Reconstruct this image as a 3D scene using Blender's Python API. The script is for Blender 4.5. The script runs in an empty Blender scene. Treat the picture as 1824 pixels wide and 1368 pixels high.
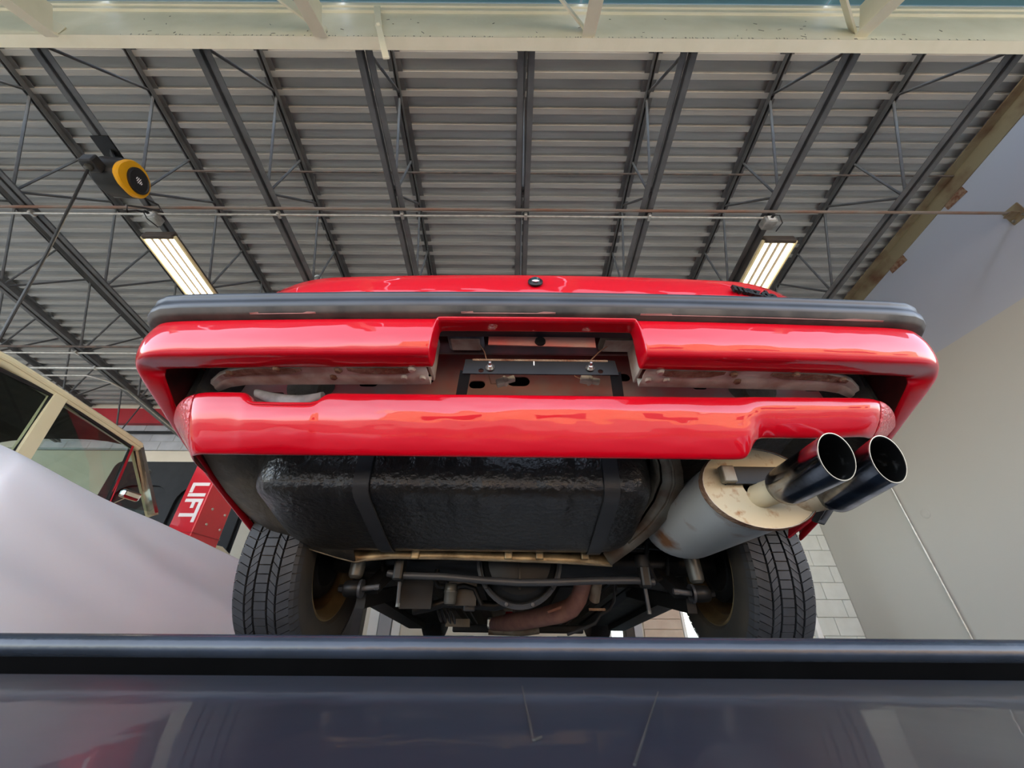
import bpy, bmesh, math, random
from mathutils import Vector, Matrix, Euler
random.seed(7)
R = math.radians
PI = math.pi
scene = bpy.context.scene
col = scene.collection

# ------------------------------------------------------------------ camera
F_PX, W_PX, H_PX = 673.0, 1824.0, 1368.0
PITCH, ROLL = R(32.3), R(0.38)
cam_d = bpy.data.cameras.new('camera')
cam_d.sensor_fit = 'HORIZONTAL'; cam_d.sensor_width = 36.0
cam_d.lens = 36.0 * F_PX / W_PX
cam_d.clip_start = 0.01; cam_d.clip_end = 300
cam_d.dof.use_dof = True; cam_d.dof.focus_distance = 1.0; cam_d.dof.aperture_fstop = 9.0
cam = bpy.data.objects.new('camera', cam_d); col.objects.link(cam)
CAM_M = Matrix.Rotation(PITCH + PI/2, 3, 'X') @ Matrix.Rotation(ROLL, 3, 'Z')
cam.matrix_world = CAM_M.to_4x4()
scene.camera = cam

# ------------------------------------------------------------------ world, sun, exposure
world = bpy.data.worlds.new('world'); scene.world = world; world.use_nodes = True
wn = world.node_tree; wn.nodes.clear()
sky = wn.nodes.new('ShaderNodeTexSky'); sky.sky_type = 'NISHITA'; sky.sun_disc = False
sky.sun_elevation = R(52); sky.sun_rotation = R(-30); sky.air_density = 1.0; sky.dust_density = 1.2
bg = wn.nodes.new('ShaderNodeBackground'); bg.inputs['Strength'].default_value = 0.62
wo = wn.nodes.new('ShaderNodeOutputWorld')
hs_ = wn.nodes.new('ShaderNodeHueSaturation'); hs_.inputs['Saturation'].default_value = .55
wn.links.new(sky.outputs[0], hs_.inputs['Color']); wn.links.new(hs_.outputs[0], bg.inputs[0]); wn.links.new(bg.outputs[0], wo.inputs[0])
sun_d = bpy.data.lights.new('sun', 'SUN'); sun_d.energy = 5.5; sun_d.angle = R(0.6); sun_d.color = (1.0, .93, .82)
sun = bpy.data.objects.new('sun', sun_d); col.objects.link(sun)
sv = Vector((-.30, .54, .80)).normalized()
sun.rotation_euler = sv.to_track_quat('Z', 'Y').to_euler(); sun.location = sv * 40
scene.view_settings.view_transform = 'Standard'; scene.view_settings.look = 'None'
scene.view_settings.gamma = 1.0; scene.view_settings.use_curve_mapping = False
scene.view_settings.exposure = 1.15

# ------------------------------------------------------------------ helpers
def at(u, v, Y=None, X=None, Z=None):
    """world point seen at photo pixel (u, v) at a given real distance"""
    d = CAM_M @ Vector(((u - W_PX/2) / F_PX, (H_PX/2 - v) / F_PX, -1.0))
    s = Y / d.y if Y is not None else (X / d.x if X is not None else Z / d.z)
    return d * s

def lin(h):
    h = h.lstrip('#'); o = []
    for i in (0, 2, 4):
        c = int(h[i:i+2], 16) / 255.0
        o.append(c / 12.92 if c <= .04045 else ((c + .055) / 1.055) ** 2.4)
    return tuple(o) + (1.0,)

def mat(name, c1, c2=None, scale=8.0, rough=.5, metal=0.0, bump=0.0, bscale=None, coat=0.0, detail=4.0,
        lo=.35, hi=.65, spec=.5, emit=None, estr=0.0, trans=0.0, stretch=None, rough2=None, bdist=.02):
    m = bpy.data.materials.new(name); m.use_nodes = True
    nt = m.node_tree; N = nt.nodes; L = nt.links
    p = N['Principled BSDF']
    p.inputs['Roughness'].default_value = rough; p.inputs['Metallic'].default_value = metal
    p.inputs['Coat Weight'].default_value = coat; p.inputs['Coat Roughness'].default_value = .03
    p.inputs['Specular IOR Level'].default_value = spec
    p.inputs['Transmission Weight'].default_value = trans
    a = lin(c1) if isinstance(c1, str) else tuple(c1) + (1.0,)
    p.inputs['Base Color'].default_value = a
    tc = N.new('ShaderNodeTexCoord'); co = tc.outputs['Object']
    if stretch:
        mp = N.new('ShaderNodeMapping'); mp.inputs['Scale'].default_value = stretch
        L.new(co, mp.inputs[0]); co = mp.outputs[0]
    if c2 is not None:
        b = lin(c2) if isinstance(c2, str) else tuple(c2) + (1.0,)
        n = N.new('ShaderNodeTexNoise'); n.inputs['Scale'].default_value = scale; n.inputs['Detail'].default_value = detail
        L.new(co, n.inputs['Vector'])
        r = N.new('ShaderNodeValToRGB'); r.color_ramp.elements[0].position = lo; r.color_ramp.elements[1].position = hi
        r.color_ramp.elements[0].color = a; r.color_ramp.elements[1].color = b
        L.new(n.outputs['Fac'], r.inputs[0]); L.new(r.outputs[0], p.inputs['Base Color'])
        if rough2 is not None:
            mr = N.new('ShaderNodeMapRange'); mr.inputs['From Min'].default_value = lo; mr.inputs['From Max'].default_value = hi
            mr.inputs['To Min'].default_value = rough; mr.inputs['To Max'].default_value = rough2
            L.new(n.outputs['Fac'], mr.inputs[0]); L.new(mr.outputs[0], p.inputs['Roughness'])
    if bump:
        n2 = N.new('ShaderNodeTexNoise'); n2.inputs['Scale'].default_value = bscale or scale * 3; n2.inputs['Detail'].default_value = 3
        L.new(co, n2.inputs['Vector'])
        bp = N.new('ShaderNodeBump'); bp.inputs['Strength'].default_value = bump; bp.inputs['Distance'].default_value = bdist
        L.new(n2.outputs['Fac'], bp.inputs['Height']); L.new(bp.outputs[0], p.inputs['Normal'])
        if coat: L.new(bp.outputs[0], p.inputs['Coat Normal'])
    if emit:
        p.inputs['Emission Color'].default_value = lin(emit); p.inputs['Emission Strength'].default_value = estr
    return m

ORI = {}
def origin_of(o):
    while o is not None:
        if o.name in ORI: return ORI[o.name]
        o = o.parent
    return Vector((0, 0, 0))

def tag(o, label=None, cat=None, group=None, kind=None):
    if label: o['label'] = label
    if cat: o['category'] = cat
    if group: o['group'] = group
    if kind: o['kind'] = kind
    return o

def thing(name, label, cat, loc=(0, 0, 0), group=None, kind=None):
    o = bpy.data.objects.new(name, None); o.empty_display_size = .1
    col.objects.link(o); o.location = loc; ORI[o.name] = Vector(loc)
    return tag(o, label, cat, group, kind)

def obj(name, verts, faces, material, parent=None, smooth=None, bevel=0.0, bseg=2, subsurf=0, solid=0.0, mats=None, soff=-1.0):
    """one mesh object; coordinates are world coordinates, stored relative to the parent thing's base"""
    o0 = origin_of(parent)
    me = bpy.data.meshes.new(name)
    me.from_pydata([tuple(Vector(v) - o0) for v in verts], [], faces)
    bm = bmesh.new(); bm.from_mesh(me)
    bmesh.ops.recalc_face_normals(bm, faces=bm.faces); bm.to_mesh(me); bm.free()
    for m in (mats or [material]): me.materials.append(m)
    if smooth is not None:
        me.polygons.foreach_set('use_smooth', [True] * len(me.polygons))
        if smooth < 180: me.set_sharp_from_angle(angle=R(smooth))
    o = bpy.data.objects.new(name, me); col.objects.link(o)
    if parent is not None: o.parent = parent
    if solid:
        s = o.modifiers.new('solid', 'SOLIDIFY'); s.thickness = solid; s.offset = soff
        if mats and len(mats) > 1: s.material_offset = 1
    if bevel:
        b = o.modifiers.new('bevel', 'BEVEL'); b.width = bevel; b.segments = bseg; b.limit_method = 'ANGLE'; b.angle_limit = R(35)
    if subsurf:
        s = o.modifiers.new('subsurf', 'SUBSURF'); s.levels = subsurf; s.render_levels = subsurf
    return o

class MB:
    def __init__(s): s.v = []; s.f = []
    def add(s, v, f):
        n = len(s.v); s.v += [Vector(x) for x in v]; s.f += [tuple(i + n for i in q) for q in f]; return s
    def box(s, x0, x1, y0, y1, z0, z1):
        return s.add([(x0,y0,z0),(x1,y0,z0),(x1,y1,z0),(x0,y1,z0),(x0,y0,z1),(x1,y0,z1),(x1,y1,z1),(x0,y1,z1)],
                     [(0,3,2,1),(4,5,6,7),(0,1,5,4),(1,2,6,5),(2,3,7,6),(3,0,4,7)])
    def tube(s, pts, r, seg=10, cap=True, closed=False):
        pts = [Vector(p) for p in pts]; n = len(pts); rs = r if isinstance(r, (list, tuple)) else [r] * n
        rings = []; up = None
        for i in range(n):
            t = (pts[min(i+1, n-1)] - pts[max(i-1, 0)]).normalized()
            if up is None:
                up = Vector((0, 0, 1)) if abs(t.z) < .9 else Vector((1, 0, 0))
            a = t.cross(up).normalized(); b = a.cross(t).normalized(); up = b
            rings.append([pts[i] + (a * math.cos(2*PI*k/seg) + b * math.sin(2*PI*k/seg)) * rs[i] for k in range(seg)])
        v, f = loft(rings, True, cap); return s.add(v, f)
    def bar(s, p, q, w, h, up=(0, 0, 1)):
        p = Vector(p); q = Vector(q); t = (q - p).normalized(); a = t.cross(Vector(up)).normalized(); b = a.cross(t).normalized()
        v = []
        for e in (p, q):
            for (i, j) in ((-1,-1),(1,-1),(1,1),(-1,1)): v.append(e + a * (i*w/2) + b * (j*h/2))
        return s.add(v, [(0,1,2,3),(7,6,5,4),(0,4,5,1),(1,5,6,2),(2,6,7,3),(3,7,4,0)])
    def lathe(s, prof, c, axis, seg=32, cap=False):
        c = Vector(c); ax = Vector(axis).normalized()
        a = ax.orthogonal().normalized(); b = ax.cross(a)
        rings = [[c + ax * h + (a * math.cos(2*PI*k/seg) + b * math.sin(2*PI*k/seg)) * r for k in range(seg)] for (r, h) in prof]
        v, f = loft(rings, True, cap); return s.add(v, f)
    def build(s, name, m, parent=None, **k): return obj(name, s.v, s.f, m, parent, **k)

def loft(rings, closed=False, cap=False):
    n = len(rings[0]); v = [p for r in rings for p in r]; f = []
    for i in range(len(rings) - 1):
        for k in range(n if closed else n - 1):
            k2 = (k + 1) % n
            f.append((i*n + k, i*n + k2, (i+1)*n + k2, (i+1)*n + k))
    if cap:
        f.append(tuple(range(n))); f.append(tuple(len(v) - n + k for k in range(n)))
    return v, f

def box(name, m, parent, x0, x1, y0, y1, z0, z1, **k): return MB().box(x0, x1, y0, y1, z0, z1).build(name, m, parent, **k)
def tube(name, m, parent, pts, r, seg=10, **k): return MB().tube(pts, r, seg).build(name, m, parent, smooth=45, **k)
def bar(name, m, parent, p, q, w, h, up=(0,0,1), **k): return MB().bar(p, q, w, h, up).build(name, m, parent, **k)
def lathe(name, m, parent, prof, c, axis, seg=32, cap=False, smooth=35, **k): return MB().lathe(prof, c, axis, seg, cap).build(name, m, parent, smooth=smooth, **k)

def plate(name, m, parent, outline, holes, origin, ux, uy, thick, **k):
    """flat plate with real holes; outline and holes are 2D loops in the (ux, uy) plane at origin"""
    bm = bmesh.new(); origin = Vector(origin); ux = Vector(ux); uy = Vector(uy); es = []
    for lp in [outline] + holes:
        vs = [bm.verts.new(origin + ux * a + uy * b) for a, b in lp]
        es += [bm.edges.new((vs[i], vs[(i+1) % len(vs)])) for i in range(len(vs))]
    bmesh.ops.triangle_fill(bm, use_beauty=True, use_dissolve=False, edges=es)
    bm.verts.index_update()
    v = [x.co.copy() for x in bm.verts]; f = [tuple(q.index for q in fc.verts) for fc in bm.faces]; bm.free()
    return obj(name, v, f, m, parent, solid=thick, soff=0, **k)

def ellipse(cx, cy, rx, ry, n=16): return [(cx + rx*math.cos(2*PI*i/n), cy + ry*math.sin(2*PI*i/n)) for i in range(n)]
def capsule(cx, cy, w, h, n=8):
    r = h/2; a = w/2 - r; o = []
    for i in range(n+1): t = -PI/2 + PI*i/n; o.append((cx + a + r*math.cos(t), cy + r*math.sin(t)))
    for i in range(n+1): t = PI/2 + PI*i/n; o.append((cx - a + r*math.cos(t), cy + r*math.sin(t)))
    return o

def text_mesh(name, body, size, m, parent, mw, extrude=.002, bold=0.0, sx=1.0):
    cu = bpy.data.curves.new(name, 'FONT'); cu.body = body; cu.size = size; cu.extrude = extrude; cu.offset = bold
    cu.align_x = 'CENTER'; cu.align_y = 'CENTER'
    t = bpy.data.objects.new(name + '_tmp', cu); col.objects.link(t)
    dg = bpy.context.evaluated_depsgraph_get(); me = bpy.data.meshes.new_from_object(t.evaluated_get(dg))
    bpy.data.objects.remove(t)
    me.transform(Matrix.Diagonal((sx, 1, 1, 1))); me.transform(mw); me.transform(Matrix.Translation(-origin_of(parent)))
    me.name = name; me.materials.clear(); me.materials.append(m)
    o = bpy.data.objects.new(name, me); col.objects.link(o); o.parent = parent
    return o

def copy_tree(o, parent=None):
    c = o.copy(); col.objects.link(c); c.parent = parent
    for ch in list(o.children): copy_tree(ch, c)
    return c

def smooth01(t): t = max(0.0, min(1.0, t)); return t*t*(3 - 2*t)

# ------------------------------------------------------------------ materials
M = {}
M['deck'] = mat('deck_grey', '#b0b1ae', '#a0a19e', 3.0, rough=.55, metal=.0, stretch=(.4, 3, 3))
M['joist'] = mat('joist_grey', '#5f6061', '#505152', 6.0, rough=.55)
M['joist_rust'] = mat('joist_rust', '#6b5a50', '#4a4745', 12.0, rough=.7)
M['rust_rod'] = mat('rusty_rod', '#7d756c', '#7c5a48', 3.0, rough=.7)
M['silver'] = mat('galvanised', '#c4c4be', '#aaaaa6', 20.0, rough=.35, metal=.6)
M['cream'] = mat('cream_paint', '#f6efd6', '#efe8cd', 5.0, rough=.5, bump=.05, bscale=60)
M['chip'] = mat('bare_chip', '#6a6258', '#8f877a', 60.0, rough=.8)
M['blue_canvas'] = mat('blue_canvas', '#4d7f9c', '#3f7090', 30.0, rough=.8)
M['concrete'] = mat('concrete', '#d2cfc8', '#c2bfb8', 2.0, rough=.75, bump=.08, bscale=60)
M['asphalt'] = mat('asphalt', '#8f877b', '#7e776c', 1.5, rough=.9, bump=.2, bscale=120)
M['block_white'] = mat('block_white', '#d8dcd6', '#cfd3cc', 6.0, rough=.7, bump=.15, bscale=90)
M['block_grey'] = mat('block_grey', '#b4b9be', '#a9aeb4', 6.0, rough=.7, bump=.15, bscale=90)
M['mortar'] = mat('mortar', '#b7bab4', '#a8aba6', 20.0, rough=.9)
M['wall_cream'] = mat('wall_cream', '#ddd8c8', '#d5d0bf', 3.0, rough=.7)
M['wall_grey'] = mat('wall_grey', '#a6a8ab', '#9ea1a4', 3.0, rough=.65)
M['red_trim'] = mat('red_trim', '#b01525', '#a01020', 4.0, rough=.45)
M['red_steel'] = mat('red_steel', '#d3122b', '#c81028', 6.0, rough=.35, coat=.3)
M['white_print'] = mat('white_print', '#f4f2f2', rough=.5)
M['ledger'] = mat('ledger_rust', '#857a60', '#5c3c28', 3.0, rough=.8, lo=.5, hi=.72)
M['paint'] = mat('red_paint', (.47, .0010, .009), rough=.35, coat=1.0, bump=.22, bscale=6.0, bdist=.04, spec=.1, stretch=(.40, 1.0, 1.4))
M['chipguard'] = mat('red_chip_guard', (.46, .003, .012), rough=.3, coat=.8, bump=.7, bscale=130, bdist=.006)
M['dull_red'] = mat('dull_red', '#cd665c', '#b28b7e', 10.0, rough=.6)
M['inner_red'] = mat('inner_red', '#8f3a36', '#4a332d', 9.0, rough=.6)
M['primer'] = mat('dirty_primer', '#bfb5a6', '#9c7f70', 18.0, rough=.7)
M['rust'] = mat('rust', '#6b4028', '#8f7862', 30.0, rough=.85, bump=.4, bscale=120)
M['bumper_black'] = mat('bumper_black', '#30343a', '#272a2f', 12.0, rough=.42)
M['bumper_dull'] = mat('bumper_dull', '#3a3835', '#5a5650', 14.0, rough=.75)
M['pink_tape'] = mat('pink_residue', '#b07f78', '#9c6f69', 20.0, rough=.7)
M['under'] = mat('undercoat', '#3a362e', '#292620', 14.0, rough=.6, bump=.3, bscale=60)
M['brown_under'] = mat('brown_under', '#857a66', '#5d5344', 12.0, rough=.65, bump=.3, bscale=50)
M['pan_brown'] = mat('pan_brown', '#3a332a', '#5e5342', 7.0, rough=.65, bump=.3, bscale=40)
M['gap_shade'] = mat('gap_shade_black', '#060606', '#030303', 10.0, rough=.9, spec=.03)  # near black without sheen: paints the shade in the gap behind the crossbeam
M['tank'] = mat('tank_black', '#2c2a27', '#232120', 6.0, rough=.36, bump=.5, bscale=60, bdist=.008, coat=.3)
M['strap'] = mat('strap_black', '#38393c', '#2e2f32', 10.0, rough=.45)
M['black_part'] = mat('black_part', '#1b1b1b', '#121212', 12.0, rough=.42, spec=.3)
M['black_soft'] = mat('black_soft', '#1b1b1c', '#121213', 20.0, rough=.65)
M['shock_grey'] = mat('shock_grey', '#565652', '#44443f', 10.0, rough=.4, metal=.3)
M['steel'] = mat('bolt_steel', '#c9c6bd', '#a8a59c', 40.0, rough=.3, metal=.9)
M['muffler'] = mat('muffler_steel', '#cfd0cc', '#9a6a45', 9.0, rough=.36, metal=.3, rough2=.7, lo=.56, hi=.72)
M['muffler_end'] = mat('muffler_end', '#cdbf9f', '#a3754c', 45.0, rough=.6, metal=.2, lo=.56, hi=.75)
M['muffler_rust'] = mat('muffler_rust', '#a8683c', '#b0aa9d', 40.0, rough=.7, metal=.2)
M['chrome_dirty'] = mat('tip_chrome', '#8d9097', '#5a5a5e', 24.0, rough=.10, metal=1.0, rough2=.25)
M['chrome'] = mat('chrome', '#d2d2d0', rough=.10, metal=1.0)
M['rim_steel'] = mat('rim_steel', '#9c9890', rough=.28, metal=1.0)
M['soot'] = mat('soot', '#141414', '#4a4a4a', 60.0, rough=.35, lo=.6, hi=.8)
M['heat_pipe'] = mat('exhaust_red_brown', '#7d5850', '#8e685c', 25.0, rough=.7)
M['shield'] = mat('heat_shield', '#8f8a7c', '#6e5a48', 14.0, rough=.5, metal=.35)
M['flange'] = mat('flange_brown', '#a39373', '#6a5940', 22.0, rough=.4, metal=.5)
M['rubber'] = mat('tyre_rubber', '#34363a', '#2a2b2d', 20.0, rough=.62)
M['rubber_side'] = mat('tyre_side', '#2c2a27', '#3a342b', 8.0, rough=.7)
M['gold_rim'] = mat('bronze_rim', '#8a7655', '#6b5a40', 10.0, rough=.42, metal=.5)
M['glass_dark'] = mat('tinted_glass', (.02, .025, .025), rough=.03, spec=.6)
M['plastic_ivory'] = mat('connector_plastic', '#cfc8b4', '#bdb59f', 30.0, rough=.5)
M['wire'] = mat('wire_tan', '#a4785e', rough=.6)
M['grey_foam'] = mat('grey_foam', '#8b8d92', '#4d4f55', 18.0, rough=.9)
M['beam_black'] = mat('beam_black', '#28303a', '#1f262d', 3.0, rough=.32, rough2=.42, bump=.02, bscale=20, coat=.3)
M['beam_lip'] = mat('beam_lip', '#2c333d', '#232930', 8.0, rough=.24, bump=.12, bscale=45, bdist=.006)
M['yellow'] = mat('yellow_plastic', '#f2b20c', '#eaa808', 6.0, rough=.4)
M['black_plastic'] = mat('black_plastic', '#1d1d1e', '#242425', 10.0, rough=.45)
M['tube_light'] = mat('tube_light', '#ffffff', rough=.4, emit='#ffeecb', estr=3.2)
M['fixture'] = mat('fixture_brown', '#453a2e', '#3a3026', 10.0, rough=.5)
M['yellow_edge'] = mat('fixture_reflector', '#e8d9a8', rough=.3)
M['beige_car'] = mat('beige_paint', '#d9d1ad', '#d3caa4', 4.0, rough=.3, coat=.6)
M['white_frame'] = mat('white_frame', '#e9ebe8', rough=.5)
M['hood_black'] = mat('hood_black', '#17191b', '#1f2123', 5.0, rough=.6, spec=.2)
M['seat'] = mat('seat_dark', '#2b2622', '#3a332c', 8.0, rough=.8)
M['outside_wall'] = mat('outside_beige', '#ecc092', '#dcae7e', .8, rough=.85)
M['outside_dark'] = mat('outside_dark', '#5c4636', rough=.6)
M['blind'] = mat('blind', '#c9b9a8', '#bba998', 6.0, rough=.7)

def glass_mat(name, tint, gl=.08):
    m = bpy.data.materials.new(name); m.use_nodes = True; nt = m.node_tree; nt.nodes.clear()
    o = nt.nodes.new('ShaderNodeOutputMaterial'); mx = nt.nodes.new('ShaderNodeMixShader')
    t = nt.nodes.new('ShaderNodeBsdfTransparent'); g = nt.nodes.new('ShaderNodeBsdfGlossy'); fr = nt.nodes.new('ShaderNodeFresnel')
    t.inputs[0].default_value = tuple(tint) + (1,); g.inputs['Roughness'].default_value = .02; fr.inputs[0].default_value = 1.5
    ge = nt.nodes.new('ShaderNodeNewGeometry'); ma = nt.nodes.new('ShaderNodeMath'); ma.operation = 'MULTIPLY_ADD'; ma.inputs[1].default_value = 1/1.5 - 1.5; ma.inputs[2].default_value = 1.5
    nt.links.new(ge.outputs['Backfacing'], ma.inputs[0]); nt.links.new(ma.outputs[0], fr.inputs[0])
    nt.links.new(fr.outputs[0], mx.inputs[0]); nt.links.new(t.outputs[0], mx.inputs[1]); nt.links.new(g.outputs[0], mx.inputs[2])
    nt.links.new(mx.outputs[0], o.inputs[0]); return m
M['glass'] = glass_mat('window_glass', (.86, .92, .93))
M['car_glass'] = glass_mat('car_glass', (.62, .70, .66))

def sheet_mat(name, c, tr, alpha):
    m = bpy.data.materials.new(name); m.use_nodes = True; nt = m.node_tree; nt.nodes.clear(); N = nt.nodes; L = nt.links
    o = N.new('ShaderNodeOutputMaterial'); d = N.new('ShaderNodeBsdfDiffuse'); t = N.new('ShaderNodeBsdfTranslucent'); tp = N.new('ShaderNodeBsdfTransparent')
    d.inputs[0].default_value = lin(c); t.inputs[0].default_value = lin(c)
    a = N.new('ShaderNodeMixShader'); a.inputs[0].default_value = tr; b = N.new('ShaderNodeMixShader'); b.inputs[0].default_value = alpha
    L.new(d.outputs[0], a.inputs[1]); L.new(t.outputs[0], a.inputs[2]); L.new(a.outputs[0], b.inputs[1]); L.new(tp.outputs[0], b.inputs[2])
    L.new(b.outputs[0], o.inputs[0]); return m
M['sheet'] = sheet_mat('white_sheet', '#f4f7fd', .25, .06)
M['canvas_t'] = sheet_mat('blue_awning', '#7ba0aa', .22, 0.0)

# the right wall is painted in two colours: blue grey above, greige below
def two_tone(name, z_split, top, bottom):
    m = bpy.data.materials.new(name); m.use_nodes = True; nt = m.node_tree; N = nt.nodes; L = nt.links; p = N['Principled BSDF']
    p.inputs['Roughness'].default_value = .55
    g = N.new('ShaderNodeNewGeometry'); s = N.new('ShaderNodeSeparateXYZ'); L.new(g.outputs['Position'], s.inputs[0])
    c = N.new('ShaderNodeMath'); c.operation = 'GREATER_THAN'; c.inputs[1].default_value = z_split; L.new(s.outputs['Z'], c.inputs[0])
    n = N.new('ShaderNodeTexNoise'); n.inputs['Scale'].default_value = 1.3; n.inputs['Detail'].default_value = 3
    mx = N.new('ShaderNodeMix'); mx.data_type = 'RGBA'; mx.inputs[6].default_value = lin(bottom); mx.inputs[7].default_value = lin(top)
    L.new(c.outputs[0], mx.inputs[0])
    h = N.new('ShaderNodeHueSaturation'); mr = N.new('ShaderNodeMapRange'); mr.inputs[3].default_value = .93; mr.inputs[4].default_value = 1.06
    L.new(n.outputs['Fac'], mr.inputs[0]); L.new(mr.outputs[0], h.inputs['Value']); L.new(mx.outputs[2], h.inputs['Color'])
    L.new(h.outputs[0], p.inputs['Base Color']); return m
M['wall_two'] = two_tone('wall_two_tone', at(1824, 530, X=4.55).z, '#afb4bf', '#bcbab2')

# ------------------------------------------------------------------ setting
FLOOR = -.35
Z_DECK = 4.31      # roof deck height at y = 0; the roof falls towards the back
SL = .15           # roof slope
TH = math.atan(SL)
WX = 4.55          # right wall
YB = 6.2           # back wall
YR = 5.8           # face of the block return in the far corner
def zt(y): return Z_DECK - SL*y
def zb(y): return ZB - SL*y
ZB = 3.49          # bottom chord height at y = 0
XL = -13.2
tag(box('floor', M['concrete'], None, XL, WX, -.6, YB, FLOOR - .2, FLOOR), kind='structure')
wr = tag(box('wall_right', M['wall_two'], None, WX, WX + .2, .7, YB + .2, FLOOR - .1, 5.2), kind='structure')
tag(box('wall_left', M['wall_grey'], None, XL - .2, XL, .7, YB + .2, FLOOR - .1, 5.2), kind='structure')

WINS = ((at(1082, 1120, YB).x, at(1116, 1120, YB).x), (at(1216, 1120, YB).x, at(1300, 1120, YB).x))
# back wall with two window openings low on the right
def wall_back():
    root = thing('wall_back', 'painted block back wall of the workshop', 'wall', (0, YB, FLOOR), kind='structure')
    ol = [(XL, FLOOR - .1), (WX, FLOOR - .1), (WX, 5.2), (XL, 5.2)]
    holes = [[(a, -.25), (b, -.25), (b, 1.6), (a, 1.6)] for a, b in WINS]
    plate('plaster_panel', M['wall_cream'], root, ol, holes, (0, YB + .1, 0), (1, 0, 0), (0, 0, 1), .2)
    # grey block band seen above the covered car
    ZG = at(280, 803, YB).z; BH = (at(280, 757, YB).z - ZG) / 3
    me = None
    for r in range(3):
        z0 = ZG + r * BH
        for k in range(12):
            x0 = -8.2 + k * .41 + (.2 if r % 2 else 0)
            MB().box(x0, x0 + .402, YB - .03, YB + .02, z0, z0 + BH - .006).build('block', M['block_grey'], root, bevel=.005, bseg=1)
    box('mortar_bed', M['mortar'], root, -8.3, -3.2, YB - .022, YB + .01, ZG, ZG + 3*BH)
    # painted piers low behind the wheels
    for i, (a, b, m) in enumerate(((655, 672, 'white_frame'), (674, 696, 'wall_grey'), (698, 712, 'white_frame'))):
        p = at(a, 1120, YB - .04); q = at(b, 1120, YB - .04)
        box('pier', M[m], root, p.x, q.x, YB - .05 - .02 * (i % 2), YB + .01, FLOOR, 1.6)
    p = at(1146, 1120, YB); q = at(1214, 1120, YB)
    for k in range(16):
        z = -.3 + k * .12
        box('blind_slat', M['blind'], root, p.x, q.x, YB - .04, YB + .01, z, z + .113)
    return root
wall_back()
for i, (x0, x1) in enumerate(WINS):
    w = thing('window_%d' % (i + 1), 'white framed window low in the back wall', 'window', ((x0 + x1)/2, YB, -.25), kind='structure')
    MB().box(x0, x0 + .04, YB - .03, YB + .1, -.25, 1.6).box(x1 - .04, x1, YB - .03, YB + .1, -.25, 1.6) \
        .box(x0, x1, YB - .03, YB + .1, 1.56, 1.6).box(x0, x1, YB - .03, YB + .1, -.25, -.21).box(x0, x1, YB - .03, YB + .1, .30, .33).build('window_frame', M['white_frame'], w)
    box('pane', M['glass'], w, x0 + .04, x1 - .04, YB + .05, YB + .056, -.21, 1.56)
tag(box('trim_1', M['red_trim'], None, XL, 3.6, YB - .12, YB, at(280, 754, YB - .12).z, at(280, 728, YB - .12).z), kind='structure')

# block return wall in the far right corner
def block_return():
    root = thing('wall_return', 'white painted block return in the corner by the right wall', 'wall', (4.0, YR, FLOOR), kind='structure')
    box('core', M['mortar'], root, 3.6, WX, YR + .015, YB, FLOOR, 3.36)
    base = None
    for r in range(18):
        z0 = FLOOR + .03 + r * .203
        xs = [3.6, 3.82, 4.23, WX - .002] if r % 2 else [3.6, 4.02, 4.43, WX - .002]
        for a, b in zip(xs[:-1], xs[1:]):
            MB().box(a + .003, b - .003, YR - .005, YR + .03, z0, z0 + .198).build('block', M['block_white'], root, bevel=.004, bseg=1)
    box('white_pipe', M['white_frame'], root, 3.90, 3.97, YR - .07, YR - .004, FLOOR, 2.6, bevel=.01)
block_return()

# corrugated roof deck: identical sheets, six ribs each
def deck():
    root = thing('ceiling', 'grey corrugated steel roof deck seen from below', 'ceiling', (0, 0, Z_DECK), kind='structure')
    per = .1335; prof = []
    for k in range(6):
        y = k * per
        prof += [(y, 0.0), (y + .044, 0.0), (y + .054, .050), (y + .123, .050)]
    prof.append((6 * per, 0.0))
    v = []; f = []
    for (y, z) in prof: v += [(XL, y, z), (WX, y, z)]
    for i in range(len(prof) - 1): f.append((2*i, 2*i + 1, 2*i + 3, 2*i + 2))
    me = bpy.data.meshes.new('deck_panel'); me.from_pydata(v, [], f); me.materials.append(M['deck'])
    for k in range(7):
        o = bpy.data.objects.new('deck_panel', me); col.objects.link(o); o.parent = root
        o.location = (0, .83 + k * (6 * per - .002), .0015 * (k % 2))
    box('roof_membrane', M['wall_grey'], root, XL, WX, .8, YB + .3, Z_DECK + .12, Z_DECK + .2)
    root.rotation_euler = (-TH, 0, 0)
deck()

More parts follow.
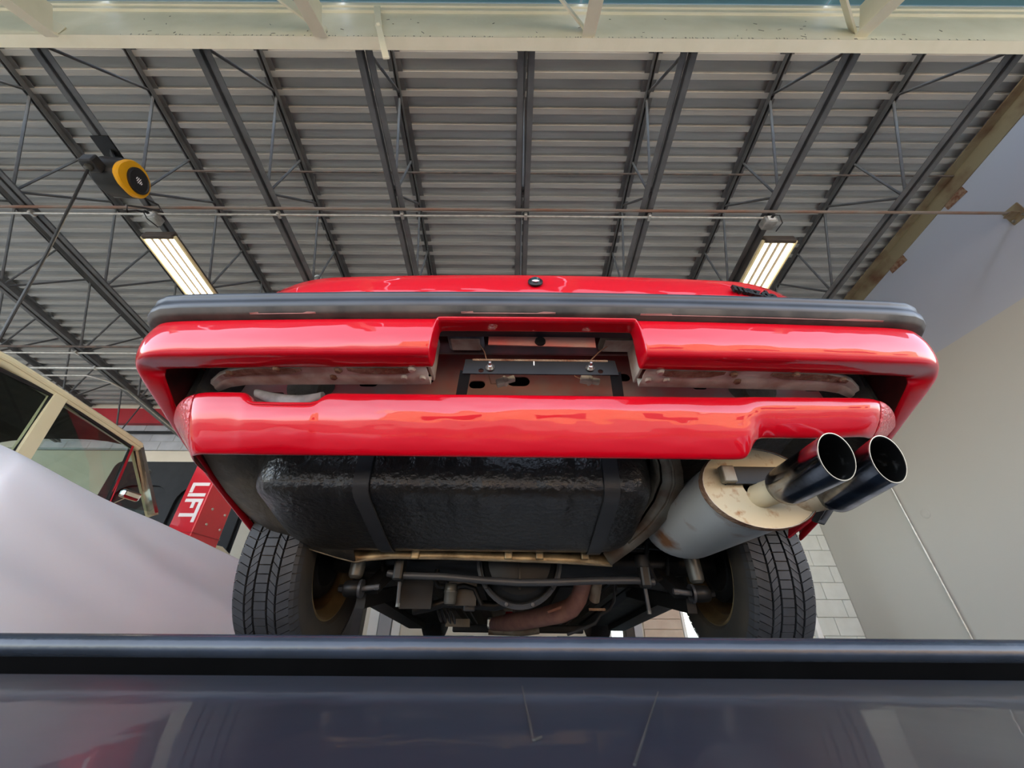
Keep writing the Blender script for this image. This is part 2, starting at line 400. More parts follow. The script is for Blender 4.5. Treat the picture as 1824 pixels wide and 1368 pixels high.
# ------------------------------------------------------------------ bar joists
JX = [.085 + 1.127 * k for k in range(3, -11, -1)]
def angle_bar(mb, x, side, z, down, y0, y1, leg=.05, t=.006):
    # one steel angle of a double-angle chord, running along y
    s = side; g = .010
    mb.box(min(x + s*g, x + s*(g + leg)), max(x + s*g, x + s*(g + leg)), y0, y1, z, z + t)
    z0, z1 = (z - leg, z) if down else (z, z + leg)
    mb.box(min(x + s*g, x + s*(g + t)), max(x + s*g, x + s*(g + t)), y0, y1, z0, z1)
def make_joist():
    root = thing('bar_joist', 'x', 'joist', (0, 0, ZB), 'open web bar joists under the roof deck')
    y0, y1 = .99, (YB - .14) / math.cos(TH)
    for s in (-1, 1):
        m = MB(); angle_bar(m, 0, s, ZB, False, y0, y1); m.build('bottom_chord', M['joist'], root)
    for s in (-1, 1):
        m = MB(); angle_bar(m, 0, s, Z_DECK - .008, True, y0, y1); m.build('top_chord', M['joist'], root)
    z_t, z_b = Z_DECK - .03, ZB + .025
    B = [.95 + 1.0 * k for k in range(6)]
    for b in B:
        for dy in (-.55, .45):
            if .9 < b + dy < y1: tube('web_rod', M['joist'], root, [(0, b + dy*.04, z_b), (0, b + dy*.97, z_t)], .012, 8)
        if b > 1.2: tube('web_rod', M['joist'], root, [(0, b, z_b), (0, b + .0, z_t)], .011, 8)
    return root
ordw = ['first', 'second', 'third', 'fourth', 'fifth', 'sixth', 'seventh', 'eighth', 'ninth', 'tenth']
proto = make_joist()
for i, x in enumerate(JX):
    o = proto if i == 0 else copy_tree(proto)
    o.location = (x, 0, ZB); o.rotation_euler = (-TH, 0, 0)
    k = 3 - i
    if k == 0: o['label'] = 'grey bar joist directly above the chrome boot lock at centre'
    elif k > 0: o['label'] = 'grey bar joist, %s to the right of the centre joist' % ordw[k-1]
    else: o['label'] = 'grey bar joist, %s to the left of the centre joist' % ordw[-k-1]

# bridging, conduit
tag(tube('bridging_rod', M['rust_rod'], None, [(XL, 2.05, zb(2.05) - .022), (WX - .02, 2.05, zb(2.05) - .022)], .013, 10), 'rusty brown bridging bar under the joists, running to the right wall', 'rod', 'joist bridging bars')
tag(tube('bridging_rod', M['joist_rust'], None, [(XL, 2.13, zt(2.13) - .075), (WX - .02, 2.13, zt(2.13) - .075)], .010, 10), 'thin dark bridging rod close under the roof deck', 'rod', 'joist bridging bars')
tag(tube('bridging_rod', M['joist_rust'], None, [(XL, 3.78, zb(3.78) - .02), (WX - .02, 3.78, zb(3.78) - .02)], .014, 10), 'brown bridging bar farther back, left of the red bumper', 'rod', 'joist bridging bars')
BZ = zb(2.05)
wb = thing('wall_bracket', 'rusty bracket fixing the bridging bar to the right wall', 'bracket', (WX - .05, 2.05, BZ))
MB().box(WX - .012, WX, 1.99, 2.11, BZ - .11, BZ + .05).box(WX - .09, WX - .01, 2.015, 2.085, BZ - .052, BZ - .04).build('angle_plate', M['ledger'], wb)
for dy in (-.03, .03): lathe('bolt', M['steel'], wb, [(0, .016), (.012, .014), (.014, 0)], (WX - .012, 2.05 + dy*1.2, BZ - .085), (-1, 0, 0), 8)


def conduit(label, pts, r, clips, m='silver'):
    t = thing('conduit', label, 'conduit', pts[0], 'electrical conduits')
    tube('pipe', M[m], t, pts, r, 10)
    for c in clips:
        MB().box(c[0]-.014, c[0]+.014, c[1]-.03, c[1]+.03, c[2]-.018, c[2]+.022).build('clip', M['silver'], t, bevel=.004, bseg=1)
    return t
cz = zb(2.10) - .035
conduit('silver conduit clipped beneath the joists across the whole ceiling', [(XL, 2.10, cz), (JX[1] - .03, 2.10, cz)], .011, [(x + .03, 2.10, cz) for x in JX[2:10]])
conduit('silver conduit at the upper of two pipes left of the red bumper', [(XL, 3.88, zb(3.88) - .03), (-2, 3.88, zb(3.88) - .03)], .012, [(x, 3.88, zb(3.88) - .03) for x in JX[5:11]])
conduit('silver conduit at the lower of two pipes left of the red bumper', [(XL, 4.16, zb(4.16) - .03), (-2, 4.16, zb(4.16) - .03)], .016, [(x, 4.16, zb(4.16) - .03) for x in JX[5:11]])
def zc2(y): return zb(y) - .02
conduit('bent thin conduit running along a joist above the beige car', [(JX[8] - 2.2, 4.32, zc2(4.32)), (JX[8] - .25, 4.32, zc2(4.32)), (JX[8] - .05, 4.45, zc2(4.45)), (JX[8] + .05, 4.65, zc2(4.65)), (JX[8] + .05, 6.0, zc2(6.0))], .012, [])
hk0 = at(556, 500, 3.2)
conduit('short hooked conduit poking up just behind the red boot lid', [hk0 + Vector((-.03, 0, -.25)), hk0 + Vector((-.03, 0, -.04)), hk0 + Vector((-.01, 0, .05)), hk0 + Vector((.04, 0, .09)), hk0 + Vector((.09, 0, .07)), hk0 + Vector((.11, 0, 0)), (JX[5], 3.25, zb(3.25))], .014, [])
conduit('thin silver conduit running up the greige right wall', [(WX - .014, at(1660, 1000, X=WX).y, FLOOR), (WX - .014, at(1660, 1000, X=WX).y, at(1585, 862, X=WX).z)], .012, [])
tag(lathe('wall_plate', M['wall_two'], None, [(.045, 0), (.05, .006), (.042, .009), (.0, .006)], at(1649, 915, X=WX), (-1, 0, 0), 24, cap=False), 'faint round cover plate on the greige right wall', 'cover plate')
zp_ = at(280, 770, YB - .08).z
tag(box('black_pipe', M['black_part'], None, XL, 3.58, YB - .10, YB - .035, zp_ - .02, zp_ + .02, bevel=.012), 'black pipe along the back wall below the red band', 'pipe')

# ledger angle along the right wall, below the deck
lg = thing('ledger_angle', 'rust stained olive steel angle along the top of the right wall', 'ledger', (WX, 4, 4.2))
yy0, yy1 = .98, YR - .02
def sloped(xa, xb, za, zb_, m, nm):
    v = []
    for y in (yy0, yy1):
        for x, z in ((xa, za), (xb, za), (xb, zb_), (xa, zb_)): v.append((x, y, z + zt(y)))
    return obj(nm, v, [(0,1,2,3),(7,6,5,4),(0,4,5,1),(1,5,6,2),(2,6,7,3),(3,7,4,0)], m, lg)
sloped(WX - .012, WX - .001, -.22, -.05, M['ledger'], 'angle')
sloped(WX - .10, WX - .013, -.062, -.05, M['ledger'], 'angle_flange')
for y in (1.4, 2.25, 3.0): box('rust_pocket', M['rust'], lg, WX - .008, WX - .001, y - .10, y + .10, zt(y) - .30, zt(y) - .21, bevel=.012)

# ------------------------------------------------------------------ header beam and awning at the opening
HS = .955
hb = thing('header_beam', 'chipped cream steel header beam across the top of the opening', 'beam', (0, .95*HS, 3.4*HS))
def hbox(nm, y0, y1, z0, z1, **k): return box(nm, M['cream'], hb, -8, WX - .002, y0*HS, y1*HS, z0*HS, z1*HS, **k)
hbox('web', .922, .932, 3.405, 3.90)
hbox('bottom_flange', .922, .993, 3.395, 3.408)
hbox('frame_rail', .905, .932, 3.90, 3.965, bevel=.004)
hbox('frame_lip', .893, .925, 3.965, 4.03, bevel=.006)
rr = random.Random(3)
cv = MB()
for i in range(170):
    x = rr.uniform(-2.6, 3.2); l = rr.uniform(.004, .018)
    cv.box(x, x + rr.uniform(.002, .006), .9205*HS, .9225*HS, 3.405*HS, 3.405*HS + l)
for i in range(40):
    x = rr.uniform(-2.6, 3.2); y = rr.uniform(3.43, 3.8)*HS; a = rr.uniform(0, PI); l = rr.uniform(.008, .04)
    cv.bar((x, .9215*HS, y), (x + l*math.cos(a), .9215*HS, y + l*math.sin(a)), .002, .004, (0, 1, 0))
tag(cv.build('paint_chips', M['chip'], hb), kind='stuff')
hk = thing('hanging_strip', 'bent flaking cream strip hanging from the header beam', 'bracket', (-.83, .85, 3.25))
a = at(672, 12, .885*HS); b = at(674, 46, .89*HS); c = at(688, 104, .925*HS)
MB().bar(a, b, .045, .012, (0, 1, 0)).bar(b, c, .04, .012, (0, 1, 0)).build('strip', M['cream'], hk, bevel=.003)
lathe('bolt', M['cream'], hk, [(0, .02), (.012, .018), (.014, 0)], b, (0, -1, 0), 8)

# sloping awning outside: rafters fall away from the header, blue panels above them
aw = thing('awning', 'blue awning panels on cream rafters above the header beam', 'awning', (0, -.1, 2.9))
def dir_to(u0, v0, u1, v1, y0, y1, zoff=0):
    p = at(u0, v0, y0)
    return p
RS = R(33)
for u in (93, 572, 1048, 1532):
    p = at(u, 66, .922*HS); x = p.x
    p = Vector((x, .92*HS, p.z + .004)); L_ = 1.75
    q = p + Vector((0, -L_, -L_ * math.tan(RS)))
    n = Vector((0, -math.sin(RS), math.cos(RS)))
    rf = MB().bar(p, q, .085, .010).build('rafter', M['cream'], aw)
    MB().bar(p + n*.10, q + n*.10, .010, .20).build('web_plate', M['cream'], rf)
    e = p + Vector((0, 0, .10))
    MB().bar(e, e + Vector((-.75, -.62, -.10)), .012, .11).build('side_brace', M['cream'], rf)
xs = [-8.0] + [at(u, 66, .922*HS).x for u in (93, 572, 1048, 1532)] + [WX]
for a, b in zip(xs[:-1], xs[1:]):
    z0 = 4.04*HS; y1, y0 = .890*HS, -.90
    z1 = z0 - (y1 - y0) * math.tan(RS)
    obj('awning_panel', [(a + .01, y1, z0), (b - .01, y1, z0), (b - .01, y0, z1), (a + .01, y0, z1)], [(0, 1, 2, 3)], M['canvas_t'], aw, solid=.004)

# ------------------------------------------------------------------ lights
def light_fixture(x, label):
    z = 2.96; y0, y1 = 2.20, 3.40; w = .15; ym = y0
    t = thing('strip_light', label, 'light fixture', (x, ym, z), 'four tube strip lights')
    MB().add([(x - w*.85, y0, z + .05), (x + w*.85, y0, z + .05), (x + w, y0, z), (x - w, y0, z), (x - w*.85, y1, z + .05), (x + w*.85, y1, z + .05), (x + w, y1, z), (x - w, y1, z)],
             [(0,1,2,3),(7,6,5,4),(0,4,5,1),(1,5,6,2),(2,6,7,3),(3,7,4,0)]).build('housing', M['fixture'], t)
    box('end_cap', M['fixture'], t, x - w*.95, x + w*.95, y0 - .02, y0 + .02, z - .03, z + .05, bevel=.012)
    box('end_cap', M['fixture'], t, x - w*.95, x + w*.95, y1 - .02, y1 + .02, z - .03, z + .05, bevel=.012)
    for s in (-1, 1): box('reflector_edge', M['yellow_edge'], t, x + s*w - .008, x + s*w + .008, y0, y1, z - .02, z + .004)
    for k in range(4):
        xx = x + (k - 1.5) * .072
        tube('tube', M['tube_light'], t, [(xx, y0 + .02, z - .012), (xx, y1 - .02, z - .012)], .017, 12)
    for yy, xs_ in ((y0 + .1, -.08), (y0 + .1, .10), (y1 - .1, -.08), (y1 - .1, .1)):
        n = 7; a = Vector((x + xs_, yy, z + .05)); b = Vector((x + .02, yy, z + .20))
        m = MB()
        for i in range(n):
            p = a.lerp(b, i / n); q = a.lerp(b, (i + .85) / n); o = Vector((.005, 0, 0)) if i % 2 else Vector((0, .005, 0))
            m.tube([p - o, q - o, q + o, p + o, p - o], .002, 5)
        m.build('hanging_chain', M['silver'], t, smooth=60)
    t.rotation_euler = (-TH, 0, 0)
    return t
light_fixture(JX[6] + .07, 'lit four tube strip light below the yellow cable reel')
light_fixture(JX[1] + .09, 'lit four tube strip light above the right end of the black bumper')
for x, lab in ((JX[6], 'grey socket box on the conduit beside the yellow reel'), (JX[1], 'grey socket box on the conduit above the right strip light')):
    zj = zb(2.12)
    t = thing('junction_box', lab, 'socket box', (x, 2.12, zj - .05), 'ceiling socket boxes')
    box('body', M['silver'], t, x - .055, x + .055, 2.08, 2.18, zj - .10, zj - .02, bevel=.01)
    box('socket', M['white_frame'], t, x - .03, x + .03, 2.072, 2.085, zj - .09, zj - .035, bevel=.004)
    tube('plug', M['black_plastic'], t, [(x, 2.08, zj - .06), (x, 2.04, zj - .075)], [.014, .010], 8)
    tube('flex', M['black_plastic'], t, [(x, 2.04, zj - .075), (x + .02, 2.02, zj - .11), (x + .05, 2.06, zj - .16), (x + .06, 2.16, zj - .14)], .005, 8)

# ------------------------------------------------------------------ yellow cable reel
def reel():
    c = at(224, 318, Z=3.0)
    t = thing('cable_reel', 'black and yellow retractable cable reel hung from a joist', 'cable reel', c)
    ax = Vector((1.0, .12, .02)).normalized()       # face direction
    up = Vector((0, 0, 1)); up = (up - ax * up.dot(ax)).normalized(); rt = up.cross(ax).normalized()
    def outline(r, horn, n=40):
        o = []
        for i in range(n):
            a = 2*PI*i/n; rad = r
            d = abs(((a - R(222) + PI) % (2*PI)) - PI)
            if d < R(50): rad = r * (1 + horn * (1 - d / R(50)))
            o.append(rt * (rad * math.cos(a)) + up * (rad * math.sin(a)))
        return o
    ol = outline(.145, .24)
    v, f = loft([[c + p * k + ax * h for p in ol] for k, h in ((.9, -.13), (1.0, -.11), (1.0, .03), (.97, .05))], True, True)
    obj('body', v, f, M['black_plastic'], t, smooth=35)
    ol2 = outline(.140, .26)
    v, f = loft([[c + p * k + ax * h for p in ol2] for k, h in ((1.0, .048), (1.0, .07), (.95, .08))], True, True)
    fp = obj('face_plate', v, f, M['yellow'], t, smooth=35)
    lathe('hub', M['black_plastic'], t, [(.100, .078), (.100, .092), (.088, .097), (.082, .091), (0, .091)], c + rt*.012, ax, 36)
    # white mark on the hub, a few strokes
    for i, (dx, h) in enumerate(((-.028, .02), (-.014, .036), (0, .05), (.014, .03), (.026, .018))):
        p = c + rt*(.012 + dx) + ax*.092
        bar('mark', M['white_print'], t, p - up*h*.5, p + up*h*.5, .006, .003, ax)
    # bracket to the joist
    br = MB(); br.bar(c + up*.10 - ax*.10, Vector((JX[6], c.y - .10, zb(c.y - .1))), .05, .012); br.bar(c + up*.10 - ax*.10, Vector((JX[6], c.y + .18, zb(c.y + .18))), .05, .012)
    br.bar((JX[6], c.y - .20, zb(c.y - .20) - .012), (JX[6], c.y + .24, zb(c.y + .24) - .012), .14, .014)
    br.build('bracket', M['black_part'], t)
    # mouth with cord stop
    pm = c - rt*.175 - up*.12 - ax*.05
    box('mouth', M['black_plastic'], t, pm.x - .05, pm.x + .05, pm.y - .05, pm.y + .05, pm.z - .04, pm.z + .04, bevel=.01)
    lathe('cord_stop', M['shock_grey'], t, [(0, -.03), (.022, -.02), (.026, 0), (.022, .02), (0, .03)], pm - Vector((0, 0, .05)), (0, 0, 1), 14)
    e = at(-30, 655, X=pm.x + .10)
    tube('cord', M['black_plastic'], t, [pm - Vector((0, 0, .04)), pm.lerp(e, .5) + Vector((0, .01, 0)), e], .009, 8)
    j = Vector((JX[6], 2.06, zb(2.1) - .07))
    tube('supply_cable', M['black_plastic'], t, [c + rt*.15 + ax*.02, c + rt*.24 + up*.03 + ax*.08, c + rt*.27 - up*.02 + ax*.12, c + rt*.20 - up*.08 + ax*.06, c + rt*.13 - up*.16, c + rt*.16 - up*.20, j + Vector((-.03, -.05, -.05)), j], .008, 8)
reel()

# ------------------------------------------------------------------ black lift in the foreground
lift = thing('vehicle_lift', 'glossy black steel lift frame filling the bottom foreground', 'vehicle lift', (0, .4, FLOOR))
def pr(y, z): return (y, z)
prof = [(-.45, -.30), (-.45, -.062), (-.42, -.048), (.05, -.045), (.20, -.044), (.34, -.0435), (.450, -.0435), (.462, -.0447), (.474, -.0490), (.480, -.057), (.480, -.30)]
v, f = loft([[(x, y, z) for (y, z) in prof] for x in (-1.9, -.6, 0, .6, 1.9)], False)
obj('crossbeam', v, f, M['beam_black'], lift, smooth=40)
m = MB(); m.lathe([(.0, -1.9), (.0122, -1.9), (.0122, 1.9), (.0, 1.9)], (0, .515, -.0250), (1, 0, 0), 28)
m.build('lip_bar', M['beam_lip'], lift, smooth=50)
box('seal_or_gap_shade', M['gap_shade'], lift, -1.9, 1.9, .483, .4865, -.30, -.056)  # added dark strip, its colour stands for the gap's shade
box('lip_carrier', M['gap_shade'], lift, -1.9, 1.9, .506, .524, -.30, -.034)
# chafed notch, scratches and a paint nick
pb = at(935, 1152, .50)
MB().lathe([(.0118, -.008), (.01235, -.005), (.0124, .004), (.0118, .008)], (pb.x, .515, -.0250), (1, 0, 0), 28).build('chafe_patch', M['beam_lip'], lift, smooth=50)
for (u0, v0, u1, v1, w) in ((930, 1222, 950, 1318, .0016), (950, 1318, 963, 1312, .002), (1172, 1232, 1130, 1362, .0008)):
    a = at(u0, v0, Z=-.0432); b = at(u1, v1, Z=-.0432)
    bar('scratch', M['shock_grey'], lift, a, b, w*.6, .0005)
for s in (-1, 1):
    box('runway', M['beam_black'], lift, .055 + s*.70 - .24, .055 + s*.70 + .24, .54, 5.0, -.235, -.119)
    for yy in (1.2, 4.2): box('runway_foot', M['black_part'], lift, .055 + s*.70 - .2, .055 + s*.70 + .2, yy, yy + .3, FLOOR, -.235)
for s in (-1, 1): box('frame_foot', M['black_part'], lift, s*1.3 - .2, s*1.3 + .2, -.3, .4, FLOOR, -.30)

# dark steel posts behind the car
for (u0, u1, Y, lb) in ((604, 640, 4.6, 'dark steel post seen beside the left rear tyre'), (1113, 1141, 5.2, 'dark steel post seen under the car by the blinds')):
    a = at(u0, 1115, Y); b = at(u1, 1115, Y)
    t = thing('steel_post', lb, 'post', (a.x, Y, FLOOR), 'posts in front of the car')
    box('column', M['black_part'], t, a.x, b.x, Y, Y + .15, FLOOR + .015, 1.0, bevel=.006)
    box('flange', M['wall_grey'] if u0 > 900 else M['black_soft'], t, b.x - .08, b.x + .01, Y - .012, Y + .003, FLOOR + .015, 1.0)
    box('base_plate', M['black_part'], t, a.x - .06, b.x + .06, Y - .06, Y + .21, FLOOR, FLOOR + .015)

# ------------------------------------------------------------------ the red car
XC = .048
AY, AZ = 1.475, .18           # rear axle
car = thing('car', 'glossy red hatchback on the lift, rear bumper and underside facing us', 'car', (XC, AY, -.115))
def C(x, y, z): return Vector((XC + x, y, z))
def rel(p): return p.x - XC

# plan curve of the bumper, right half then mirrored
half = []
YBUMP = .592
def ybump(x): return YBUMP + .016 * (x/.76)**2
for x in (0, .06, .12, .17, .195, .204, .208, .212, .216, .220, .225, .234, .26, .32, .40, .48, .56, .64, .71, .76):
    half.append((x, ybump(x)))
for t in (14, 32, 50, 68, 84):
    half.append((.782 + .080*math.sin(R(t)), .610 + .075*(1 - math.cos(R(t)))))
for (x, y) in ((.863, .74), (.864, .83), (.863, .94), (.860, 1.05), (.855, 1.15), (.850, 1.24)): half.append((x, y))
path = [(-x, y) for (x, y) in reversed(half[1:])] + half
def normals(pth):
    o = []
    for i in range(len(pth)):
        a = Vector(pth[max(i-1, 0)]); b = Vector(pth[min(i+1, len(pth)-1)]); t = (b - a).normalized()
        o.append(Vector((t.y, -t.x)))
    return o
NOR = normals(path)
def zlow_q(y): return .449 if y < .64 else .449 - .385 * (y - .64)
def cover_ring(i):
    x, y = path[i]; n = NOR[i]
    zb = zlow_q(y)
    ax_ = abs(x)
    k = 1 - smooth01((ax_ - .207) / .010)
    if y < .7: zb = zb + (.533 - zb) * k
    zt = .545; o = []
    for d, fr in ((.045, 0), (.016, 0), (.008, .03), (.005, .10), (.0, .35), (.0, .62), (.003, .80), (.007, .92), (.014, .985), (.026, 1.0), (.058, 1.0), (.062, .93)):
        zz = zt - (zt - zb) * fr; d = d * (1 - .75*smooth01((y - .68)/.2)) if y > .68 else d * (1 - .35*k*(fr > .9))
        o.append(C(x - n.x*d, y - n.y*d, zz))
    return o
v, f = loft([cover_ring(i) for i in range(len(path))])
obj('bumper_cover', v, f, None, car, smooth=180, subsurf=2, solid=.005, mats=[M['paint'], M['inner_red']], soff=-1)
# black rub strip
SP = [(.075, .548), (.010, .546), (-.006, .549), (-.013, .556), (-.016, .564), (-.016, .573), (-.0125, .577), (-.013, .588), (-.0155, .591), (-.014, .598), (-.006, .604), (.010, .606), (.075, .606)]
def strip_ring(i):
    x, y = path[i]; n = NOR[i]
    return [C(x - n.x*d, y - n.y*d, z) for d, z in SP]
idx = [i for i in range(len(path)) if path[i][1] < 1.15]
v, f = loft([strip_ring(i) for i in idx], True, True)
obj('rub_strip', v, f, M['bumper_black'], car, smooth=60)
v, f = loft([[C(path[i][0] - NOR[i].x*d, path[i][1] - NOR[i].y*d, z) for d, z in ((.012, .5435), (-.004, .5455), (-.0085, .549), (-.0142, .5575))] for i in idx])
obj('strip_lower_edge', v, f, M['bumper_dull'], car, smooth=60)
for (u0, u1) in ((442, 565), (820, 985), (1135, 1560)):
    a = rel(at(u0, 565, .60)); b = rel(at(u1, 570, .61)); n = 10
    rings = []
    for k in range(n + 1):
        x = a + (b - a) * k / n; y = ybump(x); h = .005 * min(1, 4*k/n + .3, 4*(n-k)/n + .3)
        rings.append([C(x, y - .0035, .546), C(x, y - .0070, .546 + h * .8)])
    v, f = loft(rings); obj('residue_patch', v, f, M['pink_tape'], car, solid=.001)

# reinforcement bar under the cover, left and right of the plate recess
for s in (-1, 1):
    a, b = (.232, .735)
    n = 12; rings = []
    for k in range(n + 1):
        x = a + (b - a) * k / n
        yb = ybump(x) + (.06 * ((x - .60)/.135)**2 if x > .6 else 0)
        taper = 1 - .55 * max(0, (x - .62)/.115)
        rings.append([C(s*x, yb + .056, .460), C(s*x, yb + .060, .452), C(s*x, yb + .060 + .026*taper, .4520), C(s*x, yb + .064 + .028*taper, .4490), C(s*x, yb + .064 + .058*taper, .4485), C(s*x, yb + .066 + .058*taper, .470)])
    v, f = loft(rings)
    rb = obj('reinforcement_bar', v, f, M['primer'], car, smooth=30, solid=.003)
    for (x0, x1) in ((.255, .40), (.50, .68)):
        rings = []
        for k in range(7):
            x = x0 + (x1 - x0) * k / 6; yb = ybump(x) + (.06 * ((x - .60)/.135)**2 if x > .6 else 0)
            w = min(1, 3*k/6 + .4, 3*(6-k)/6 + .4)
            rings.append([C(s*x, yb + .061, .4515), C(s*x, yb + .061 + .022*w, .4510)])
        v, f = loft(rings); obj('rust_patch', v, f, M['rust'], rb, solid=.0015)
    for x, dy in ((.262, .074), (.285, .105), (.245, .106), (.42, .078), (.44, .104), (.55, .072), (.66, .085)):
        yb = ybump(x)
        lathe('bolt', M['rust'] if x > .3 else M['primer'], rb, [(0, .006), (.006, .0055), (.0075, .002), (.009, 0)], C(s*x, yb + dy - .01, .4505), (0, 0, -1), 10)

# inner rear panel with holes
hu = [(655, 684, .05, .022), (752, 676, .06, .030), (848, 686, .042, .024), (922, 680, .058, .030), (1108, 672, .036, .026), (1173, 681, .062, .026), (1243, 687, .040, .022), (1440, 690, .045, .02), (490, 706, .04, .016)]
holes = []
for (u, vv, w, h) in hu:
    p = at(u, vv, .83); holes.append(capsule(rel(p), p.z, w, h))
ol = [(-.76, .425), (.76, .425), (.76, .64), (-.76, .64)]
plate('inner_panel', M['dull_red'], car, ol, holes, (XC, .83, 0), (1, 0, 0), (0, 0, 1), .004)
for u in (545, 1345):
    p = at(u, 688, .81)
    lathe('rubber_mount', M['brown_under'], car, [(.0, .02), (.03, .02), (.034, .012), (.05, .010), (.062, 0)], Vector((p.x, .828, p.z)), (0, -1, -.3), 20)
for s in (-1, 1):
    obj('side_gusset', [C(s*.74, .70, .56), C(s*.79, .76, .42), C(s*.77, .83, .40), C(s*.73, .83, .60)], [(0, 1, 2, 3)], M['under'], car, solid=.01)
# dark liner boxes the cavity in behind the holes
MB().add([C(-.78, .90, .43), C(.78, .90, .43), C(.78, .90, .66), C(-.78, .90, .66)], [(0, 1, 2, 3)]).build('cavity_liner', M['under'], car, solid=.01)

# plate recess: shelf, plate lamps, grommet, bracket, connectors
p0 = at(865, 602, .69); 
ol = [(-.235, .53), (.235, .53), (.235, .60), (-.235, .60)]
lampx = (rel(at(828, 608, .70)), rel(at(1098, 610, .70)))
hol = [[(x - .046, .548), (x + .046, .548), (x + .046, .580), (x - .046, .580)] for x in lampx]
plate('recess_panel', M['inner_red'], car, [(-.25, .55), (.25, .55), (.25, .545), (.25, .64), (-.25, .64), (-.25, .545)], [], (XC, .735, 0), (1, 0, 0), (0, 0, 1), .004)
plate('recess_plate', M['dull_red'], car, [(rel(at(868, 600, .665)), .525), (rel(at(1057, 600, .665)), .520), (rel(at(1057, 600, .665)), .575), (rel(at(868, 600, .665)), .575)],
      [ellipse(rel(at(960, 608, .665)), at(960, 608, .665).z, .0105, .0085)], (XC, .668, 0), (1, 0, 0), (0, 0, 1), .003)
lathe('grommet', M['black_part'], car, [(.0, .002), (.008, .002), (.0115, .004), (.0125, 0)], Vector((at(960, 608, .665).x, .666, at(960, 608, .665).z)), (0, -1, 0), 16)
for i, x in enumerate(lampx):
    zc = at(828, 606, .70).z
    lp = box('plate_lamp', M['grey_foam'] if i == 0 else M['brown_under'], car, XC + x - .042, XC + x + .042, .675, .73, zc - .012, zc + .012, bevel=.009, bseg=3)
    box('lamp_lens', M['primer'], lp, XC + x - .034, XC + x + .034, .680, .722, zc - .015, zc - .010, bevel=.003)
tube('lamp_wire', M['wire'], car, [C(lampx[0] + .03, .70, .555), C(lampx[0] + .045, .70, .53), C(lampx[0] + .052, .71, .505)], .0014, 6)
tube('lamp_wire', M['wire'], car, [C(lampx[1] - .02, .70, .555), C(lampx[1] - .05, .70, .53), C(lampx[1] - .075, .71, .505)], .0016, 6)
for s in (-1, 1): box('recess_side', M['primer'], car, XC + s*.232 - .004, XC + s*.232 + .004, .64, .735, .47, .58, bevel=.003)
a = at(824, 641, .69); b = at(1100, 668, .69)
br_h = [ellipse(rel(at(855, 660, .69)) , at(855, 661, .69).z, .006, .0055), ellipse(rel(at(1067, 660, .69)), at(1067, 662, .69).z, .006, .0055)]
bx0, bx1, bz0, bz1 = rel(a), rel(b), b.z, a.z
brk = plate('plate_bracket', M['black_part'], car, [(bx0, bz0), (bx1, bz0), (bx1 - .004, bz1), (bx0 + .004, bz1)], br_h, (XC, .69, 0), (1, 0, 0), (0, 0, 1), .003)
box('bracket_top', M['black_part'], brk, XC + bx0 + .004, XC + bx1 - .004, .69, .715, bz1 - .003, bz1)
box('rust_edge', M['rust'], brk, XC + bx0 + .02, XC + bx1 - .02, .6875, .692, bz1 - .004, bz1 + .001)
for s, x in ((-1, bx0 + .006), (1, bx1 - .006)):
    bar('leg', M['black_part'], brk, C(x, .692, bz0 + .008), C(x + s*.014, .742, bz0 - .045), .024, .003, (0, 1, .2))
for u in (871, 1049):
    p = at(u, 655, .688)
    lathe('bolt', M['steel'], brk, [(.0105, 0), (.0105, .002), (.0065, .002), (.0065, .008), (.0035, .009), (.0035, .017), (0, .018)], Vector((p.x, .6885, p.z)), (0, -1, .25), 12)
for u, vv, rz in ((898, 679, .35), (1048, 677, -.2)):
    p = at(u, vv, .76); t = Vector((math.cos(rz), 0, math.sin(rz)))
    cn = MB().bar(p - t*.022, p + t*.006, .017, .017).bar(p + t*.006, p + t*.024, .013, .013).build('connector', M['plastic_ivory'], car, bevel=.002)
    MB().bar(p - t*.004, p + t*.003, .020, .021).build('collar', M['plastic_ivory'], cn, bevel=.002)
    tube('lead', M['wire'], cn, [p - t*.022, p - t*.035 + Vector((0, 0, .004)), p - t*.045 + Vector((0, -.02, .03))], .0016, 6)
box('white_mark', M['white_print'], brk, at(949, 648, .688).x - .0012, at(949, 648, .688).x + .0012, .6875, .689, at(949, 651, .688).z, at(949, 643, .688).z)

# lower valance with tow hook notch on the left and exhaust cut-out on the right
vx = sorted(set([-.84, -.835, -.82, -.80, -.78, -.76, -.735, -.71, -.685, -.66, -.64, -.625, -.610, -.60, -.55, -.50, -.47, -.462, -.450, -.43, -.38, -.3, -.2, -.1, 0, .1, .2, .3, .38, .42, .435, .45, .465, .48, .50, .53, .58, .63, .67, .69, .715, .74, .76, .785, .81, .83, .836]))
def val_ring(x):
    e = max(0, (abs(x) - .70) / .14); yb = .695 + .09 * e**2.5
    zt = .420 - .028 * e**2; zb = .286
    tow = smooth01((x + .622)/.02) * (1 - smooth01((x + .470)/.02)); zt -= .026 * tow
    ex = smooth01((x - .425)/.05); zb += .050 * ex + .012 * max(0, (x - .6)/.2)
    o = []
    for d, fr in ((.045, .0), (.018, .0), (.006, .03), (.001, .10), (.0, .25), (.003, .45), (.012, .68), (.024, .86), (.034, .965), (.040, 1.0), (.046, .985)):
        o.append(C(x - (.075 if x < 0 else .03) * (1 if x > 0 else -1) * e * fr, yb + d + .05 * e * fr, zt - (zt - zb) * fr))
    return o
mid = [x for x in vx if -.736 <= x <= .741]
v, f = loft([val_ring(x) for x in mid])
val = obj('lower_valance', v, f, None, car, smooth=180, subsurf=2, solid=.004, mats=[M['paint'], M['inner_red']], soff=-1)
